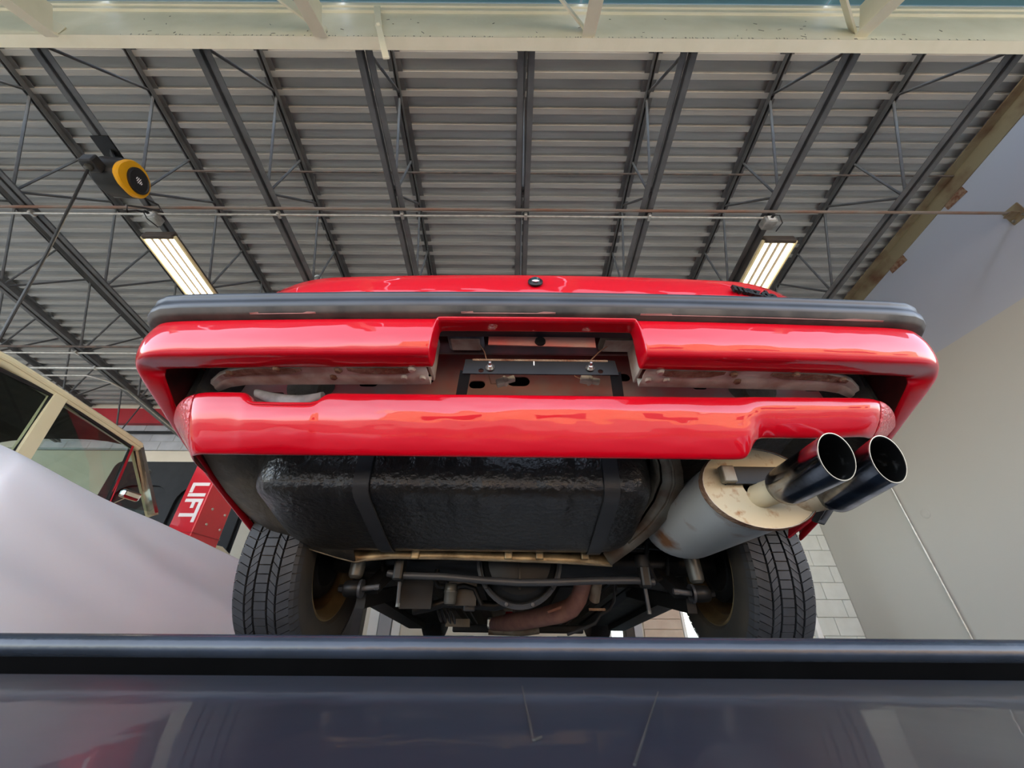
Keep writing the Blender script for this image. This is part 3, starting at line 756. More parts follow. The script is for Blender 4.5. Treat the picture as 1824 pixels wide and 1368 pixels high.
for xs_ in ([x for x in vx if x <= -.734], [x for x in vx if x >= .739]):
    v, f = loft([val_ring(x) for x in xs_])
    obj('chip_guard', v, f, M['chipguard'], val, smooth=180, subsurf=1, solid=.004)
# pressed bead under the tow notch
pts = [C(-.625 + .015, .7005, .392), C(-.61 + .015, .6985, .385), C(-.54, .6975, .384), C(-.475, .6985, .385), C(-.455, .7005, .393)]
tube('pressed_bead', M['paint'], val, pts, .0045, 8)
fo = MB()
rings = []
for k in range(9):
    t = k/8; p = at(455 + 118*t, 703 + 14*math.sin(PI*t*.9), .735)
    r = .010 + .006*math.sin(PI*t)
    rings.append([p + Vector((0, math.cos(a)*.012, math.sin(a)*r)) for a in [2*PI*q/10 for q in range(10)]])
v, f = loft(rings, True, True); obj('foam_pad', v, f, M['grey_foam'], car, smooth=60)

# quarter panels / body sides with wheel arches
def zlow(y):
    if y < 1.16: return .60
    for cy in (AY, AY + 2.42):
        d = y - cy
        if abs(d) < .33: return AZ + .02 + math.sqrt(max(0, .345**2 - d*d)) - .06
    if y < 1.2: return .26
    if y < 3.5: return .15 - (y - 1.8) * .105
    return -.04 + (y - 3.5) * .05
ys = [.745, .78, .84, .92, 1.02, 1.12, 1.155, 1.18, 1.22, 1.28, 1.36, 1.475, 1.59, 1.67, 1.74, 1.79, 1.82, 2.1, 2.6, 3.1, 3.5, 3.56, 3.62, 3.7, 3.79, 3.895, 4.0, 4.09, 4.16, 4.22, 4.28, 4.6, 4.8]
def ztop(y): return .69 + .15*smooth01((y - .80)/.55) - .16*smooth01((y - 2.3)/2.4)
for s in (-1, 1):
    rings = []
    for y in ys:
        zl = zlow(y); zt = ztop(y); e = max(0, (.92 - y)/.18); hw = .860 - .035*e*e - (.06*((y - 4.3)/.5)**2 if y > 4.3 else 0)
        o = [C(s*(hw - .03), y, zl + .002), C(s*(hw - .004), y, zl), C(s*hw, y, zl + .015)]
        for q in (.3, .55, .8): o.append(C(s*(hw + .002 - .01*q*q), y, zl + (zt - zl)*q))
        o += [C(s*(hw - .014), y, zt - .02), C(s*(hw - .03), y, zt), C(s*(hw - .10), y, zt + .012)]
        rings.append(o)
    v, f = loft(rings); obj('body_side', v, f, None, car, smooth=50, solid=.004, mats=[M['paint'], M['under']], soff=-1)
# tail panel and hatch lip
def tail_ring(x):
    e = abs(x)/.80; e2 = max(0, (abs(x) - .52)/.28)
    yy = .675 + .022*e*e + .075*e2**2; dz = -.012*e*e - .055*e2**2.2
    return [C(x, yy + .01, .60), C(x, yy, .70 + dz*.4), C(x, yy + .006, .745 + dz), C(x, yy + .014, .775 + dz), C(x, yy + .030, .792 + dz), C(x, yy + .06, .800 + dz), C(x, yy + .13, .806 + dz*.8), C(x, yy + .30, .84 + dz*.3)]
v, f = loft([tail_ring(x*.0265) for x in range(-30, 31)])
obj('tail_panel', v, f, M['paint'], car, smooth=60, solid=.004)
for s in (-1, 1):
    rings = [[p + Vector((0, -.004, 0)) for p in (tail_ring(s*(.42 + .038*k))[0].lerp(tail_ring(s*(.42 + .038*k))[1], .15), tail_ring(s*(.42 + .038*k))[1])] for k in range(9)]
    v, f = loft(rings); obj('tail_lamp', v, f, M['red_trim'], car, solid=.008)
q = tail_ring(rel(at(950, 508, .70)))
lc = q[2].lerp(q[1], .20) + Vector((0, -.002, 0)); ln = Vector((0, -.97, .2))
lk = lathe('boot_lock', M['black_part'], car, [(.019, 0), (.019, .004), (.016, .006), (.0, .006)], lc, ln, 20)
lathe('key_barrel', M['chrome'], lk, [(.0115, .005), (.0115, .010), (.006, .012), (.0, .0115)], lc, ln, 20)
bx = rel(at(1322, 521, .72)); q = tail_ring(bx); q2 = tail_ring(bx + .05)
bc = q[2].lerp(q[1], .50) + Vector((0, -.003, 0))
tx = (q2[3] - q[3]).normalized(); tz = (q[2] - q[1]).normalized(); tn = tx.cross(tz).normalized()
mw = Matrix((( tx.x, tz.x, tn.x, bc.x), (tx.y, tz.y, tn.y, bc.y), (tx.z, tz.z, tn.z, bc.z), (0, 0, 0, 1)))
bd = text_mesh('badge', 'mazda', .042, M['black_part'], car, mw, extrude=.004, bold=.0015, sx=1.15)
bd['label'] = 'black raised lettering'
# hatch glass, roof, bonnet, windows
def sec(y, z, hw, n=9): return [C(hw*(-1 + 2*k/(n-1)), y, z - .035*(abs(-1 + 2*k/(n-1)))**2.5) for k in range(n)]
v, f = loft([sec(.98, .842, .70), sec(1.25, .95, .68), sec(1.6, 1.06, .63), sec(1.95, 1.135, .58)]); obj('hatch_glass', v, f, M['glass_dark'], car, smooth=60, solid=.005)
v, f = loft([sec(1.93, 1.137, .59), sec(2.2, 1.16, .58), sec(2.6, 1.14, .58), sec(2.8, 1.11, .58)]); obj('roof', v, f, M['paint'], car, smooth=60, solid=.005)
v, f = loft([sec(2.8, 1.11, .58), sec(3.05, .98, .66), sec(3.3, .83, .72)]); obj('windscreen', v, f, M['glass_dark'], car, smooth=60, solid=.005)
v, f = loft([sec(3.28, .80, .74), sec(3.8, .76, .76), sec(4.4, .69, .75), sec(4.8, .60, .70)]); obj('bonnet', v, f, M['paint'], car, smooth=60, solid=.005)
v, f = loft([[C(-.70, 4.8, .62), C(.70, 4.8, .62)], [C(-.72, 4.86, .45), C(.72, 4.86, .45)], [C(-.72, 4.84, .15), C(.72, 4.84, .15)], [C(-.70, 4.75, .02), C(.70, 4.75, .02)]]); obj('nose', v, f, M['paint'], car, smooth=60, solid=.005)
for s in (-1, 1):
    obj('side_glass', [C(s*.735, 1.05, .845), C(s*.735, 2.0, .835), C(s*.735, 3.25, .79), C(s*.585, 2.78, 1.09), C(s*.585, 1.95, 1.115)], [(0, 1, 2, 3, 4)], M['glass_dark'], car, solid=.004)

# underbody
ub = [(.84, .44), (.90, .425), (1.0, .40), (1.12, .375), (1.22, .345), (1.27, .40), (1.36, .45), (1.60, .45), (1.72, .34), (1.80, .22), (1.86, .155), (2.3, .11), (2.9, .045), (3.5, -.01), (4.2, -.02), (4.75, .02)]
rings = []
for (y, z) in ub:
    w = .80 if (y < 1.13 or 1.85 <= y <= 3.5) else .57
    if 1.12 <= y <= 1.2: w = .70
    o = []
    for xx in (-1, -.85, -.6, -.22, -.16, 0, .16, .22, .6, .85, 1):
        dz = .11 if abs(xx) < .17 and y > 1.75 else 0
        o.append(C(w*xx, y, z + dz + (.03 if abs(xx) == 1 and y < 1.2 else 0)))
    rings.append(o)
v, f = loft(rings); obj('floor_pan', v, f, M['under'], car, smooth=40, solid=.006)
for s in (-1, 1):
    rings = []
    for k in range(13):
        a = R(-8 + 158*k/12); yy = AY + .335*math.cos(a); zz = AZ + .06 + .335*math.sin(a)
        rings.append([C(s*.58, yy, zz), C(s*.845, yy, zz)])
    v, f = loft(rings); wh = obj('wheel_housing', v, f, M['under'], car, smooth=60, solid=.004)
    obj('housing_wall', [C(s*.58, AY + .335*math.cos(R(-8 + 158*k/12)), AZ + .06 + .335*math.sin(R(-8 + 158*k/12))) for k in range(13)], [tuple(range(13))], M['under'], car, solid=.004)
    # inner quarter skin, brown and dirty, closing the corner behind the bumper
    v, f = loft([[C(s*.848, .80, .41), C(s*.848, .80, .56)], [C(s*.846, .92, .362), C(s*.83, .92, .52)], [C(s*.842, 1.05, .312), C(s*.80, 1.05, .45)], [C(s*.838, 1.19, .262), C(s*.74, 1.19, .40)]])
    obj('inner_quarter', v, f, M['brown_under'], car, smooth=60, solid=.004)
    bar('sill', M['black_soft'], car, C(s*.77, 1.84, .155), C(s*.77, 3.48, -.02), .12, .05)
    tube('frame_rail', M['under'], car, [C(s*.42, 1.8, .16), C(s*.42, 3.4, .01)], .035, 6)
    pj = at(608 if s < 0 else 1190, 1064 if s < 0 else 1072, 1.80)
    box('jacking_point', M['red_trim'], car, XC + s*.70 - .025, XC + s*.70 + .025, 1.80, 1.9, .10, .15, bevel=.01)

# boot floor pans beside the tank, dropping to the pinch flange
fl = [(448, 930), (500, 962), (560, 984), (600, 996), (632, 1004)]
rowB = [at(u, vv - 4, 1.19 + .065*min(1, i/4)) for i, (u, vv) in enumerate(fl)]
rowA = [C(-.845, .84, .405), C(-.76, .88, .42), C(-.68, .90, .42), C(-.60, .92, .42), C(-.50, .94, .42)]
rings = [[a.lerp(b, t) + Vector((0, 0, -.018*math.sin(PI*t))) for a, b in zip(rowA, rowB)] for t in (0, .2, .4, .6, .8, 1)]
v, f = loft(rings); obj('boot_floor_pan', v, f, M['pan_brown'], car, smooth=60, solid=.004)
rowA = [C(.845, .84, .405), C(.76, .86, .43), C(.66, .88, .44)]; rowB = [C(.84, 1.20, .255), C(.76, 1.21, .33), C(.66, 1.22, .39)]
v, f = loft([[a.lerp(b, t) for a, b in zip(rowA, rowB)] for t in (0, .3, .6, 1)]); obj('boot_floor_pan', v, f, M['under'], car, smooth=60, solid=.004)
# fuel tank
TZ = .33; TY = 1.05
tp = [(.92, .46), (.912, .41), (.907, .35), (.907, .312), (.910, .286), (.918, .268), (.934, .257), (.957, .249), (.99, .240), (1.06, .217), (1.13, .195), (1.185, .180), (1.215, .178), (1.236, .188), (1.244, .215), (1.246, .28), (1.244, .40), (1.22, .46)]
x0, x1 = -.705, .310
def tank_ring(x):
    dl = (x - x0); dr = (x1 - x); e = 1.0
    d = min(dl/.16, dr/.12)
    k = 1.0 if d >= 1 else (1 - (1 - max(d, 0))**2.6)**(1/2.6)
    k = .55 + .45*k if d < 1 else 1
    o = []
    for (y, z) in tp:
        rib = 0
        for rx in (rel(at(872, 850, .9)), rel(at(990, 850, .9))):
            rib += .008 * (smooth01((x - rx + .040)/.012) - smooth01((x - rx - .028)/.012))
        for rx in (rel(at(760, 850, .9)), rel(at(560, 850, .9))):
            rib -= .005 * (smooth01((x - rx + .05)/.012) - smooth01((x - rx - .05)/.012))
        rib *= 1 if y < 1.0 else max(0, (1.10 - y)/.1)
        dv = Vector((y - TY, z - TZ)); n = dv.normalized()
        if 1.05 < y < 1.17 and z < .25: rib -= .006 * smooth01((x + .62)/.05) * (1 - smooth01((x - .22)/.05)) * math.sin(PI*(y - 1.05)/.12)
        o.append(C(x, TY + dv.x*k + n.x*rib, TZ + dv.y*k + n.y*rib))
    return o
tx_ = sorted(set([x0, x0 + .004, x0 + .012, x0 + .025, x0 + .045, x0 + .07, x0 + .10, x0 + .13, x0 + .16, x1, x1 - .004, x1 - .012, x1 - .025, x1 - .045, x1 - .07, x1 - .1, x1 - .12] + [x0 + .16 + .0125*k for k in range(57) if x0 + .16 + .0125*k < x1 - .12]))
v, f = loft([tank_ring(x) for x in tx_], True, True)
tank = obj('fuel_tank', v, f, M['tank'], car, smooth=50)
for xs_ in (-.415, .195):
    rings = []
    for xx in (xs_ - .0205, xs_ - .019, xs_ + .019, xs_ + .0205):
        o = []
        for (y, z) in tp[1:14]:
            dv = Vector((y - TY, z - TZ)); n = dv.normalized(); g = .0075 if abs(xx - xs_) < .02 else .003
            o.append(C(xx, y + n.x*g, z + n.y*g))
        rings.append(o)
    v, f = loft(rings); obj('tank_strap', v, f, M['strap'], car, smooth=50, solid=.002)
# pinch flange in front of the tank and heat shield between tank and muffler
def ribbon(name, m, ptsA, ptsB, **k):
    v, f = loft([[a, b] for a, b in zip(ptsA, ptsB)]); return obj(name, v, f, m, car, solid=.004, smooth=50, **k)
fu = [(448, 930), (500, 962), (560, 984), (600, 996), (632, 1004), (650, 1000), (700, 996), (800, 997), (900, 1000), (1000, 1003), (1090, 1008)]
A = []; B_ = []
for i, (u, vv) in enumerate(fu):
    Y = 1.19 + .065*min(1, i/4)
    a = at(u, vv, Y); A.append(a); B_.append(at(u + (14 if u < 640 else 0), vv - (26 if u < 640 else 22), Y + .012))
pf = ribbon('pinch_flange', M['flange'], A, B_)
C_ = [a + Vector((0, .05, .02)) for a in A]
ribbon('pan_lip', M['brown_under'], A, C_)
for u in (740, 905, 960, 1040): 
    p = at(u, 985, 1.26); box('flange_tab', M['flange'], car, p.x - .012, p.x + .012, 1.248, 1.262, p.z - .02, p.z + .02, bevel=.004)
sh = [(1088, 1006, 1.255), (1130, 975, 1.20), (1170, 942, 1.13), (1203, 900, 1.05), (1216, 862, .97), (1214, 835, .92), (1205, 806, .88)]
sA = [at(*p) for p in sh]; sB = [at(p[0] - (14 + 8*min(i, 3)), p[1] - (22 - 4*min(i, 4)), p[2] - .005) for i, p in enumerate(sh)]
ribbon('heat_shield', M['shield'], sA, sB)
ribbon('heat_shield_side', M['shield'], sA, [a + Vector((.012, .02, .10)) for a in sA])
s2 = [p.lerp(q, .5) + Vector((0, -.004, -.003)) for p, q in zip(sA, sB)]
tube('shield_bead', M['shield'], car, s2[1:], .0045, 8)
sC = [p + Vector((-.004, .0, .002)) for p in sB]; ribbon('shield_flange', M['brown_under'], sC, [p + Vector((-.014, .012, .05)) for p in sB])

# muffler and twin tips
mc = (.515, .268); mya, myb = .855, 1.24
def oval(y, k, dx=0, dz=0, n=40):
    return [C(mc[0] + dx + .122*k*math.cos(2*PI*i/n), y, mc[1] + dz + .088*k*math.sin(2*PI*i/n)) for i in range(n)]
rings = [oval(mya - .006, 1.035), oval(mya - .006, 1.06), oval(mya + .014, 1.06), oval(mya + .016, 1.0)] + [oval(mya + .03 + .03*k, 1.0, -.02*k/12, -.012*k/12) for k in range(13)] + [oval(myb + .02, .96, -.02, -.012), oval(myb + .035, .85, -.02, -.012)]
v, f = loft(rings, True, False); f.append(tuple(len(v) - 40 + k for k in range(40)))
muf = obj('muffler', v, f, M['muffler'], car, smooth=40)
v, f = loft([oval(mya - .004, 1.03), oval(mya + .002, .97), oval(mya - .002, .80), oval(mya - .004, .3), oval(mya - .004, .01)], True, True)
obj('end_cap', v, f, M['muffler_end'], muf, smooth=60)
v, f = loft([oval(mya - .007, 1.045), oval(mya - .009, 1.055), oval(mya - .007, 1.065), oval(mya + .010, 1.068)], True)
obj('rolled_seam', M and v, f, M['rust'], muf, smooth=60)
tips = [(at(1488, 811, .622), at(1392, 868, .80), .0395), (at(1579, 815, .648), at(1478, 882, .835), .0395)]
ins = [at(1342, 884, .862), at(1415, 893, .865)]
def slash(mb, a, ax_, n, L_):
    for vtx in mb.v:
        h = (vtx - a).dot(ax_)
        rad = (vtx - a) - ax_*h
        vtx += ax_ * (-(rad.dot(n)) / ax_.dot(n)) * max(0, 1 - h/(L_*.7))
    return mb
for (a, b, r), e in zip(tips, ins):
    ax_ = (b - a).normalized(); L_ = (b - a).length; n_ = Vector((-.24, .93, .28)).normalized()
    tp_ = slash(MB().lathe([(r - .0022, .001), (r - .0008, 0), (r, .002), (r, L_*.4), (r, L_*.86), (r*.97, L_*.95), (r*.80, L_), (r*.62, L_ + .002)], a, ax_, 40), a, ax_, n_, L_).build('exhaust_tip', M['chrome_dirty'], car, smooth=40)
    slash(MB().lathe([(r - .0024, .0012), (r - .0018, -.0006), (r - .0004, -.0006), (r + .0003, .0015)], a, ax_, 40), a, ax_, n_, L_).build('tip_rim', M['rim_steel'], tp_, smooth=40)
    slash(MB().lathe([(r - .0023, .001), (r - .003, L_*.4), (r - .0032, L_*.75), (r*.5, L_*.9), (.0, L_*.9)], a, ax_, 40), a, ax_, n_, L_).build('tip_bore', M['soot'], tp_, smooth=40)
    tube('tail_pipe', M['muffler_end'], car, [b - ax_*.01, b.lerp(e, .5), e + Vector((0, .01, 0))], .0265, 20)
p = at(1330, 835, .848); q = at(1395, 835, .848)
box('muffler_strap', M['black_part'], car, at(1285, 845, .848).x, at(1392, 845, .848).x, .838, .850, at(1285, 862, .848).z, at(1285, 832, .848).z)
box('strap_bracket', M['shield'], car, at(1280, 845, .842).x, at(1303, 845, .842).x, .826, .846, at(1285, 860, .842).z, at(1285, 831, .842).z, bevel=.003)
tube('muffler_hanger', M['black_soft'], car, [at(1470, 890, .90), at(1462, 905, .92), at(1450, 925, .94), at(1462, 928, .95), at(1480, 900, .95)], .007, 8)
obj('mud_flap', [at(1405, 957, 1.13), at(1408, 925, 1.13), at(1482, 875, 1.0), at(1485, 893, 1.0)], [(0, 1, 2, 3)], M['red_trim'], car, solid=.006)

# wheels (as hanging on the axle), inner sides toward us
def make_wheel(s):
    cx = s*.735 - .012
    def ring_prof(pr_): return [(r, s*h) for (r, h) in pr_]
    c = C(cx, AY, AZ)
    ty = lathe('tyre', M['rubber_side'], car, ring_prof([(.180, -.080), (.192, -.092), (.225, -.0975), (.255, -.095), (.274, -.086), (.2835, -.076), (.2845, 0), (.2835, .076), (.274, .086), (.255, .095), (.225, .0975), (.192, .092), (.180, .080)]), c, (1, 0, 0), 72, smooth=30)
    # tread blocks: five ribs cut by sipes
    m = MB(); N = 78
    ribs = [(-.0775, -.046, 8), (-.040, -.022, -10), (-.016, .016, 0), (.022, .040, 10), (.046, .0775, -8)]
    for (a, b, sl) in ribs:
        for k in range(N):
            w0 = 2*PI*(k + .06)/N; w1 = 2*PI*(k + .94)/N; sk = R(sl)*.18
            vs = []
            for rr_ in (.282, .2955):
                for (xx, off) in ((a, -sk), (b, sk)):
                    for ww in (w0, w1):
                        edge = .006 if abs(xx) > .07 and rr_ > .29 else 0
                        vs.append(C(cx + xx, AY + (rr_ - edge)*math.cos(ww + off*.9), AZ + (rr_ - edge)*math.sin(ww + off*.9)))
            m.add(vs, [(4, 5, 7, 6), (0, 1, 5, 4), (2, 6, 7, 3), (0, 4, 6, 2), (1, 3, 7, 5)])
    # shoulder lugs running down the inner sidewall
    for k in range(N):
        w0 = 2*PI*(k + .06)/N; w1 = 2*PI*(k + .94)/N
        for sd in (-1, 1):
            vs = []
            for (xx, rr_) in ((.0775, .2895), (.0865, .281), (.0925, .266)):
                for ww in (w0, w1): vs.append(C(cx + sd*xx, AY + rr_*math.cos(ww), AZ + rr_*math.sin(ww)))
            m.add(vs, [(0, 1, 3, 2), (2, 3, 5, 4)])
    tr = m.build('tread', M['rubber'], ty); tag(tr, kind='stuff')
    rim = lathe('rim', M['gold_rim'], car, ring_prof([(.183, -.074), (.186, -.081), (.178, -.086), (.172, -.080), (.168, -.066), (.150, -.050), (.148, .02), (.155, .05), (.168, .066), (.180, .080), (.186, .081)]), c, (1, 0, 0), 64, smooth=40)
    lathe('wheel_disc', M['gold_rim'], rim, ring_prof([(.149, .03), (.12, .045), (.07, .03), (.0, .03)]), c, (1, 0, 0), 48)
    lathe('brake_drum', M['black_part'], car, ring_prof([(.0, -.052), (.08, -.052), (.085, -.048), (.112, -.046), (.116, -.04), (.116, .015), (.0, .02)]), c, (1, 0, 0), 40)
    return ty
for s in (-1, 1): make_wheel(s)

# axle, differential, shocks, bars
tube('axle_housing', M['black_part'], car, [C(-.66, AY, AZ), C(-.3, AY, AZ), C(-.14, AY, AZ + .01), C(.14, AY, AZ + .01), C(.3, AY, AZ), C(.66, AY, AZ)], [.038, .040, .06, .06, .040, .038], 18)
dc = C(-.02, AY - .06, AZ + .0)
df = lathe('differential', M['black_part'], car, [(.135, .10), (.138, .02), (.140, .0), (.128, -.004), (.124, .0), (.118, -.012), (.105, -.030), (.07, -.042), (.03, -.045), (.0, -.046)], dc, (0, 1, 0), 44)
lathe('cover_flange', M['strap'], df, [(.142, .012), (.145, .006), (.145, -.002), (.136, -.006), (.130, -.003)], dc, (0, 1, 0), 44)
for k in range(10):
    a = 2*PI*k/10; lathe('cover_bolt', M['strap'], df, [(0, .010), (.006, .009), (.007, 0)], dc + Vector((.137*math.cos(a), -.004, .137*math.sin(a))), (0, -1, 0), 8)
bar('cover_rib', M['black_part'], df, dc + Vector((0, -.05, -.09)), dc + Vector((0, -.05, .09)), .006, .012, (0, 1, 0))
lathe('filler_plug', M['strap'], df, [(0, .014), (.008, .013), (.016, .004), (.02, 0)], dc + Vector((.055, -.036, .05)), (0, -1, 0), 14)
sb = [at(u, vv, 1.325) for (u, vv) in ((690, 1022), (715, 1026), (790, 1028), (860, 1034), (925, 1038), (990, 1037), (1060, 1034), (1130, 1033), (1165, 1036))]
tube('sway_bar', M['strap'], car, sb, .0105, 12)
for u, vv in ((710, 1024), (1148, 1034)):
    p = at(u, vv, 1.325)
    cl = MB().box(p.x - .016, p.x + .016, 1.305, 1.345, p.z - .02, p.z + .045).build('sway_bar_clamp', M['black_part'], car, bevel=.008)
    tube('drop_link', M['strap'], cl, [p + Vector((0, .01, .03)), p + Vector((.005, .02, -.085))], .006, 8)
    lathe('link_nut', M['shock_grey'], cl, [(0, .010), (.007, .010), (.007, 0), (0, 0)], p + Vector((.005, .02, -.078)), (0, 0, -1), 6, smooth=20)
    lathe('bushing', M['black_soft'], cl, [(.0, -.018), (.02, -.018), (.024, 0), (.02, .018), (0, .018)], p + Vector((0, .0, .055)), (0, 0, 1), 14)
for s, (u0, v0, u1, v1) in ((-1, (640, 985, 622, 1050)), (1, (1222, 965, 1236, 1056))):
    e = at(u1, v1, 1.345); e = C(s*.545, 1.345, e.z); tpz = C(s*.545 - s*.01, 1.36, e.z + .30)
    sk = lathe('shock_absorber', M['shock_grey'], car, [(0, .028), (.014, .028), (.022, .036), (.0235, .05), (.0235, .24), (.012, .25), (.012, .34)], e, tpz - e, 20)
    lathe('eye', M['black_part'], sk, [(.0, -.024), (.02, -.024), (.024, -.018), (.024, .018), (.02, .024), (0, .024)], e, (1, 0, 0), 18)
    lathe('eye_washer', M['strap'], sk, [(.027, -.004), (.027, .004), (.0, .004)], e + Vector((s*-.028, 0, 0)), (1, 0, 0), 18)
    lathe('eye_nut', M['black_part'], sk, [(0, .018), (.011, .017), (.0125, 0), (0, 0)], e + Vector((s*.024, 0, 0)), (s, 0, 0), 6, smooth=20)
    tube('stud', M['strap'], sk, [e - Vector((s*.03, 0, 0)), e - Vector((s*.085, 0, -.006))], .009, 8)
    lathe('stud_nut', M['steel'], sk, [(0, .012), (.008, .012), (.009, 0), (0, 0)], e - Vector((s*.07, 0, -.004)), (-s, 0, 0), 6, smooth=20)
    bar('shock_bracket', M['black_part'], sk, e - Vector((s*.05, -.02, 0)), C(s*.46, AY, AZ - .01), .05, .03)
    bar('lower_link', M['black_part'], car, e - Vector((s*.02, -.04, .03)), C(s*.50, 2.0, .13), .03, .045)
    tube('coil_spring', M['black_part'], car, [C(s*.47 + .045*math.cos(k*.6), AY - .02 + .045*math.sin(k*.6), .22 + .0038*k) for k in range(60)], .0065, 6)
    tube('brake_hose', M['black_soft'], car, [C(s*.42, 1.36, .28), C(s*.40, 1.37, .18), C(s*.43, 1.40, .12), C(s*.48, 1.42, .14), C(s*.50, 1.44, .2)], .007, 8)
    tube('brake_line', M['strap'], car, [C(s*.64, AY - .05, AZ + .03), C(s*.4, AY - .05, AZ + .046), C(s*.2, AY - .055, AZ + .055)], .003, 6)

# fuel filter cluster left of the differential
p = at(802, 1058, 1.42)
ff = lathe('fuel_filter', M['shock_grey'], car, [(0, .030), (.018, .03), (.02, .026), (.02, .01), (.022, .008), (.022, .003), (.02, .0), (.02, -.022), (.017, -.03), (0, -.03)], p, (0, 0, 1), 18)
for k in range(2):
    q = p + Vector((.022 if k else -.022, 0, .02))
    tube('hose', M['black_part'], ff, [q, q + Vector((.02*(1 if k else -1), .0, .004)), q + Vector((.055*(1 if k else -1), .01, -.004 if k else .02)), q + Vector((.08*(1 if k else -1), .02, -.05 if k else .06))] if k else [q, q - Vector((.02, 0, 0)), q + Vector((-.035, 0, .02)), q + Vector((-.03, .01, .05))], .008, 8)
q = at(830, 1055, 1.45); box('filter_bracket', M['black_part'], car, q.x - .06, q.x + .035, 1.445, 1.452, q.z - .04, q.z + .03)
q = at(740, 1050, 1.50); box('carrier_plate', M['black_soft'], car, q.x - .05, q.x + .06, 1.50, 1.52, q.z - .06, q.z + .16)
tube('lateral_rod', M['black_part'], car, [at(u, vv, 1.56) for u, vv in ((735, 1088), (765, 1082), (790, 1074), (830, 1076), (880, 1080), (905, 1074), (930, 1060))], .016, 12)
q = at(836, 1081, 1.55); box('weight_block', M['strap'], car, q.x - .02, q.x + .02, 1.53, 1.56, q.z - .015, q.z + .015, bevel=.005)
for k, (u, vv) in enumerate(((782, 1096), (790, 1097), (798, 1098), (806, 1099))):
    q = at(u, vv, 1.65); lathe('spring_coil', M['strap'], car, [(.024, -.003), (.028, 0), (.024, .003), (.021, 0), (.024, -.003)], q, (1, .3, .5), 18)
q = at(815, 1110, 1.85); box('bracket_plate', M['shock_grey'], car, q.x - .05, q.x + .05, 1.85, 1.856, q.z - .014, q.z + .014)
# exhaust pipe running forward under the car
ep = [at(1043, 985, 1.50), at(1040, 1010, 1.54), at(1038, 1040, 1.58), at(1030, 1066, 1.62), at(1018, 1082, 1.66), at(1000, 1090, 1.70), at(970, 1098, 1.80), at(935, 1105, 1.90), at(905, 1109, 2.0), at(880, 1112, 2.3), at(905, 1115, 3.2)]
tube('exhaust_pipe', M['heat_pipe'], car, ep, [.029, .029, .030, .031, .034, .036, .034, .034, .034, .03, .03], 18)
q = at(1002, 1080, 1.68); bar('pipe_flange', M['heat_pipe'], car, q + Vector((-.06, 0, -.02)), q + Vector((.05, 0, .015)), .05, .008, (0, 0, 1))
q = at(1063, 1085, 1.62); bar('heat_tab', M['rust'], car, q + Vector((-.03, 0, 0)), q + Vector((.03, 0, 0)), .01, .008)
q = [at(1065, 1015, 1.56), at(1062, 1040, 1.58), at(1058, 1068, 1.62)]
tube('heat_sleeve', M['shield'], car, q, .02, 12)
tube('drive_shaft', M['black_part'], car, [C(0, 1.6, AZ - .01), C(0, 2.4, .09), C(0, 3.4, .05)], .034, 16)
q = at(880, 1108, 2.3); box('alloy_clamp', M['steel'], car, q.x - .035, q.x + .03, 2.28, 2.32, q.z - .03, q.z + .02, bevel=.01)
v = at(760, 1128, 2.9); box('gearbox_crossmember', M['black_soft'], car, XC - .42, XC + .42, 2.88, 2.98, -.055, -.01, bevel=.01)
tube('heat_cover', M['shield'], car, [at(870, 1124, 2.5), at(930, 1126, 2.5), at(960, 1122, 2.5)], .02, 10)
tube('handbrake_cable', M['strap'], car, [at(u, vv, 1.75) for u, vv in ((1095, 1040), (1093, 1070), (1085, 1085), (1068, 1095), (1060, 1110), (1010, 1130))], .006, 8)
for i, xx in enumerate((-.34, -.30, .28, .33, .37)):
    tube('brake_pipe', M['strap'], car, [C(xx, 1.78, .25), C(xx + .01, 1.86, .145), C(xx, 2.6, .07), C(xx, 3.4, -.01)], .005, 6)
for xx in (-.5, -.2, .2, .5): bar('floor_rib', M['black_soft'], car, C(xx, 1.9, .145), C(xx, 3.4, -.01), .06, .02)
for s in (-1, 1):   # front wheels
    cc = C(s*.70, AY + 2.42, AZ)
    ty = lathe('tyre', M['rubber'], car, [(.180, -.080), (.192, -.092), (.255, -.095), (.2885, -.08), (.2945, 0), (.2885, .08), (.255, .095), (.192, .092), (.180, .080)], cc, (1, 0, 0), 48, smooth=30)
    lathe('rim', M['gold_rim'], car, [(.186, -.081), (.168, -.066), (.15, -.04), (.15, .05), (.0, .05)], cc, (s, 0, 0), 40)
car.rotation_euler = (0, R(.25), 0)

# ------------------------------------------------------------------ red two post lift column
cx0, cx1, cy0, cy1 = -2.565, -2.37, 2.97, 3.28
lc_ = thing('lift_column', 'red lift column lettered in white, behind the white sheet', 'lift column', ((cx0 + cx1)/2, (cy0 + cy1)/2, FLOOR))
box('column', M['red_steel'], lc_, cx0, cx1, cy0, cy1, FLOOR + .02, 2.9, bevel=.008)
box('base_plate', M['red_steel'], lc_, cx0 - .15, cx1 + .15, cy0 - .15, cy1 + .15, FLOOR, FLOOR + .02)
zc = at(352, 893, cy0).z
text_mesh('lettering', 'LIFT', .185, M['white_print'], lc_, Matrix.Translation((cx0 + .098, cy0 - .001, zc)) @ Matrix.Rotation(PI/2, 4, 'X') @ Matrix.Rotation(-PI/2, 4, 'Z'), extrude=.002, bold=.0045, sx=.92)
for (u, vv) in ((378, 907), (400, 918), (367, 934), (391, 944)):
    p = at(u, vv, X=cx1); lathe('bolt', M['steel'], lc_, [(0, .008), (.009, .007), (.011, 0)], Vector((cx1, p.y, p.z)), (1, 0, 0), 10)
zs = at(346, 948, cy0).z; box('splice_line', M['red_trim'], lc_, cx0 - .003, cx1 + .003, cy0 - .003, cy1 + .003, zs - .004, zs + .002)

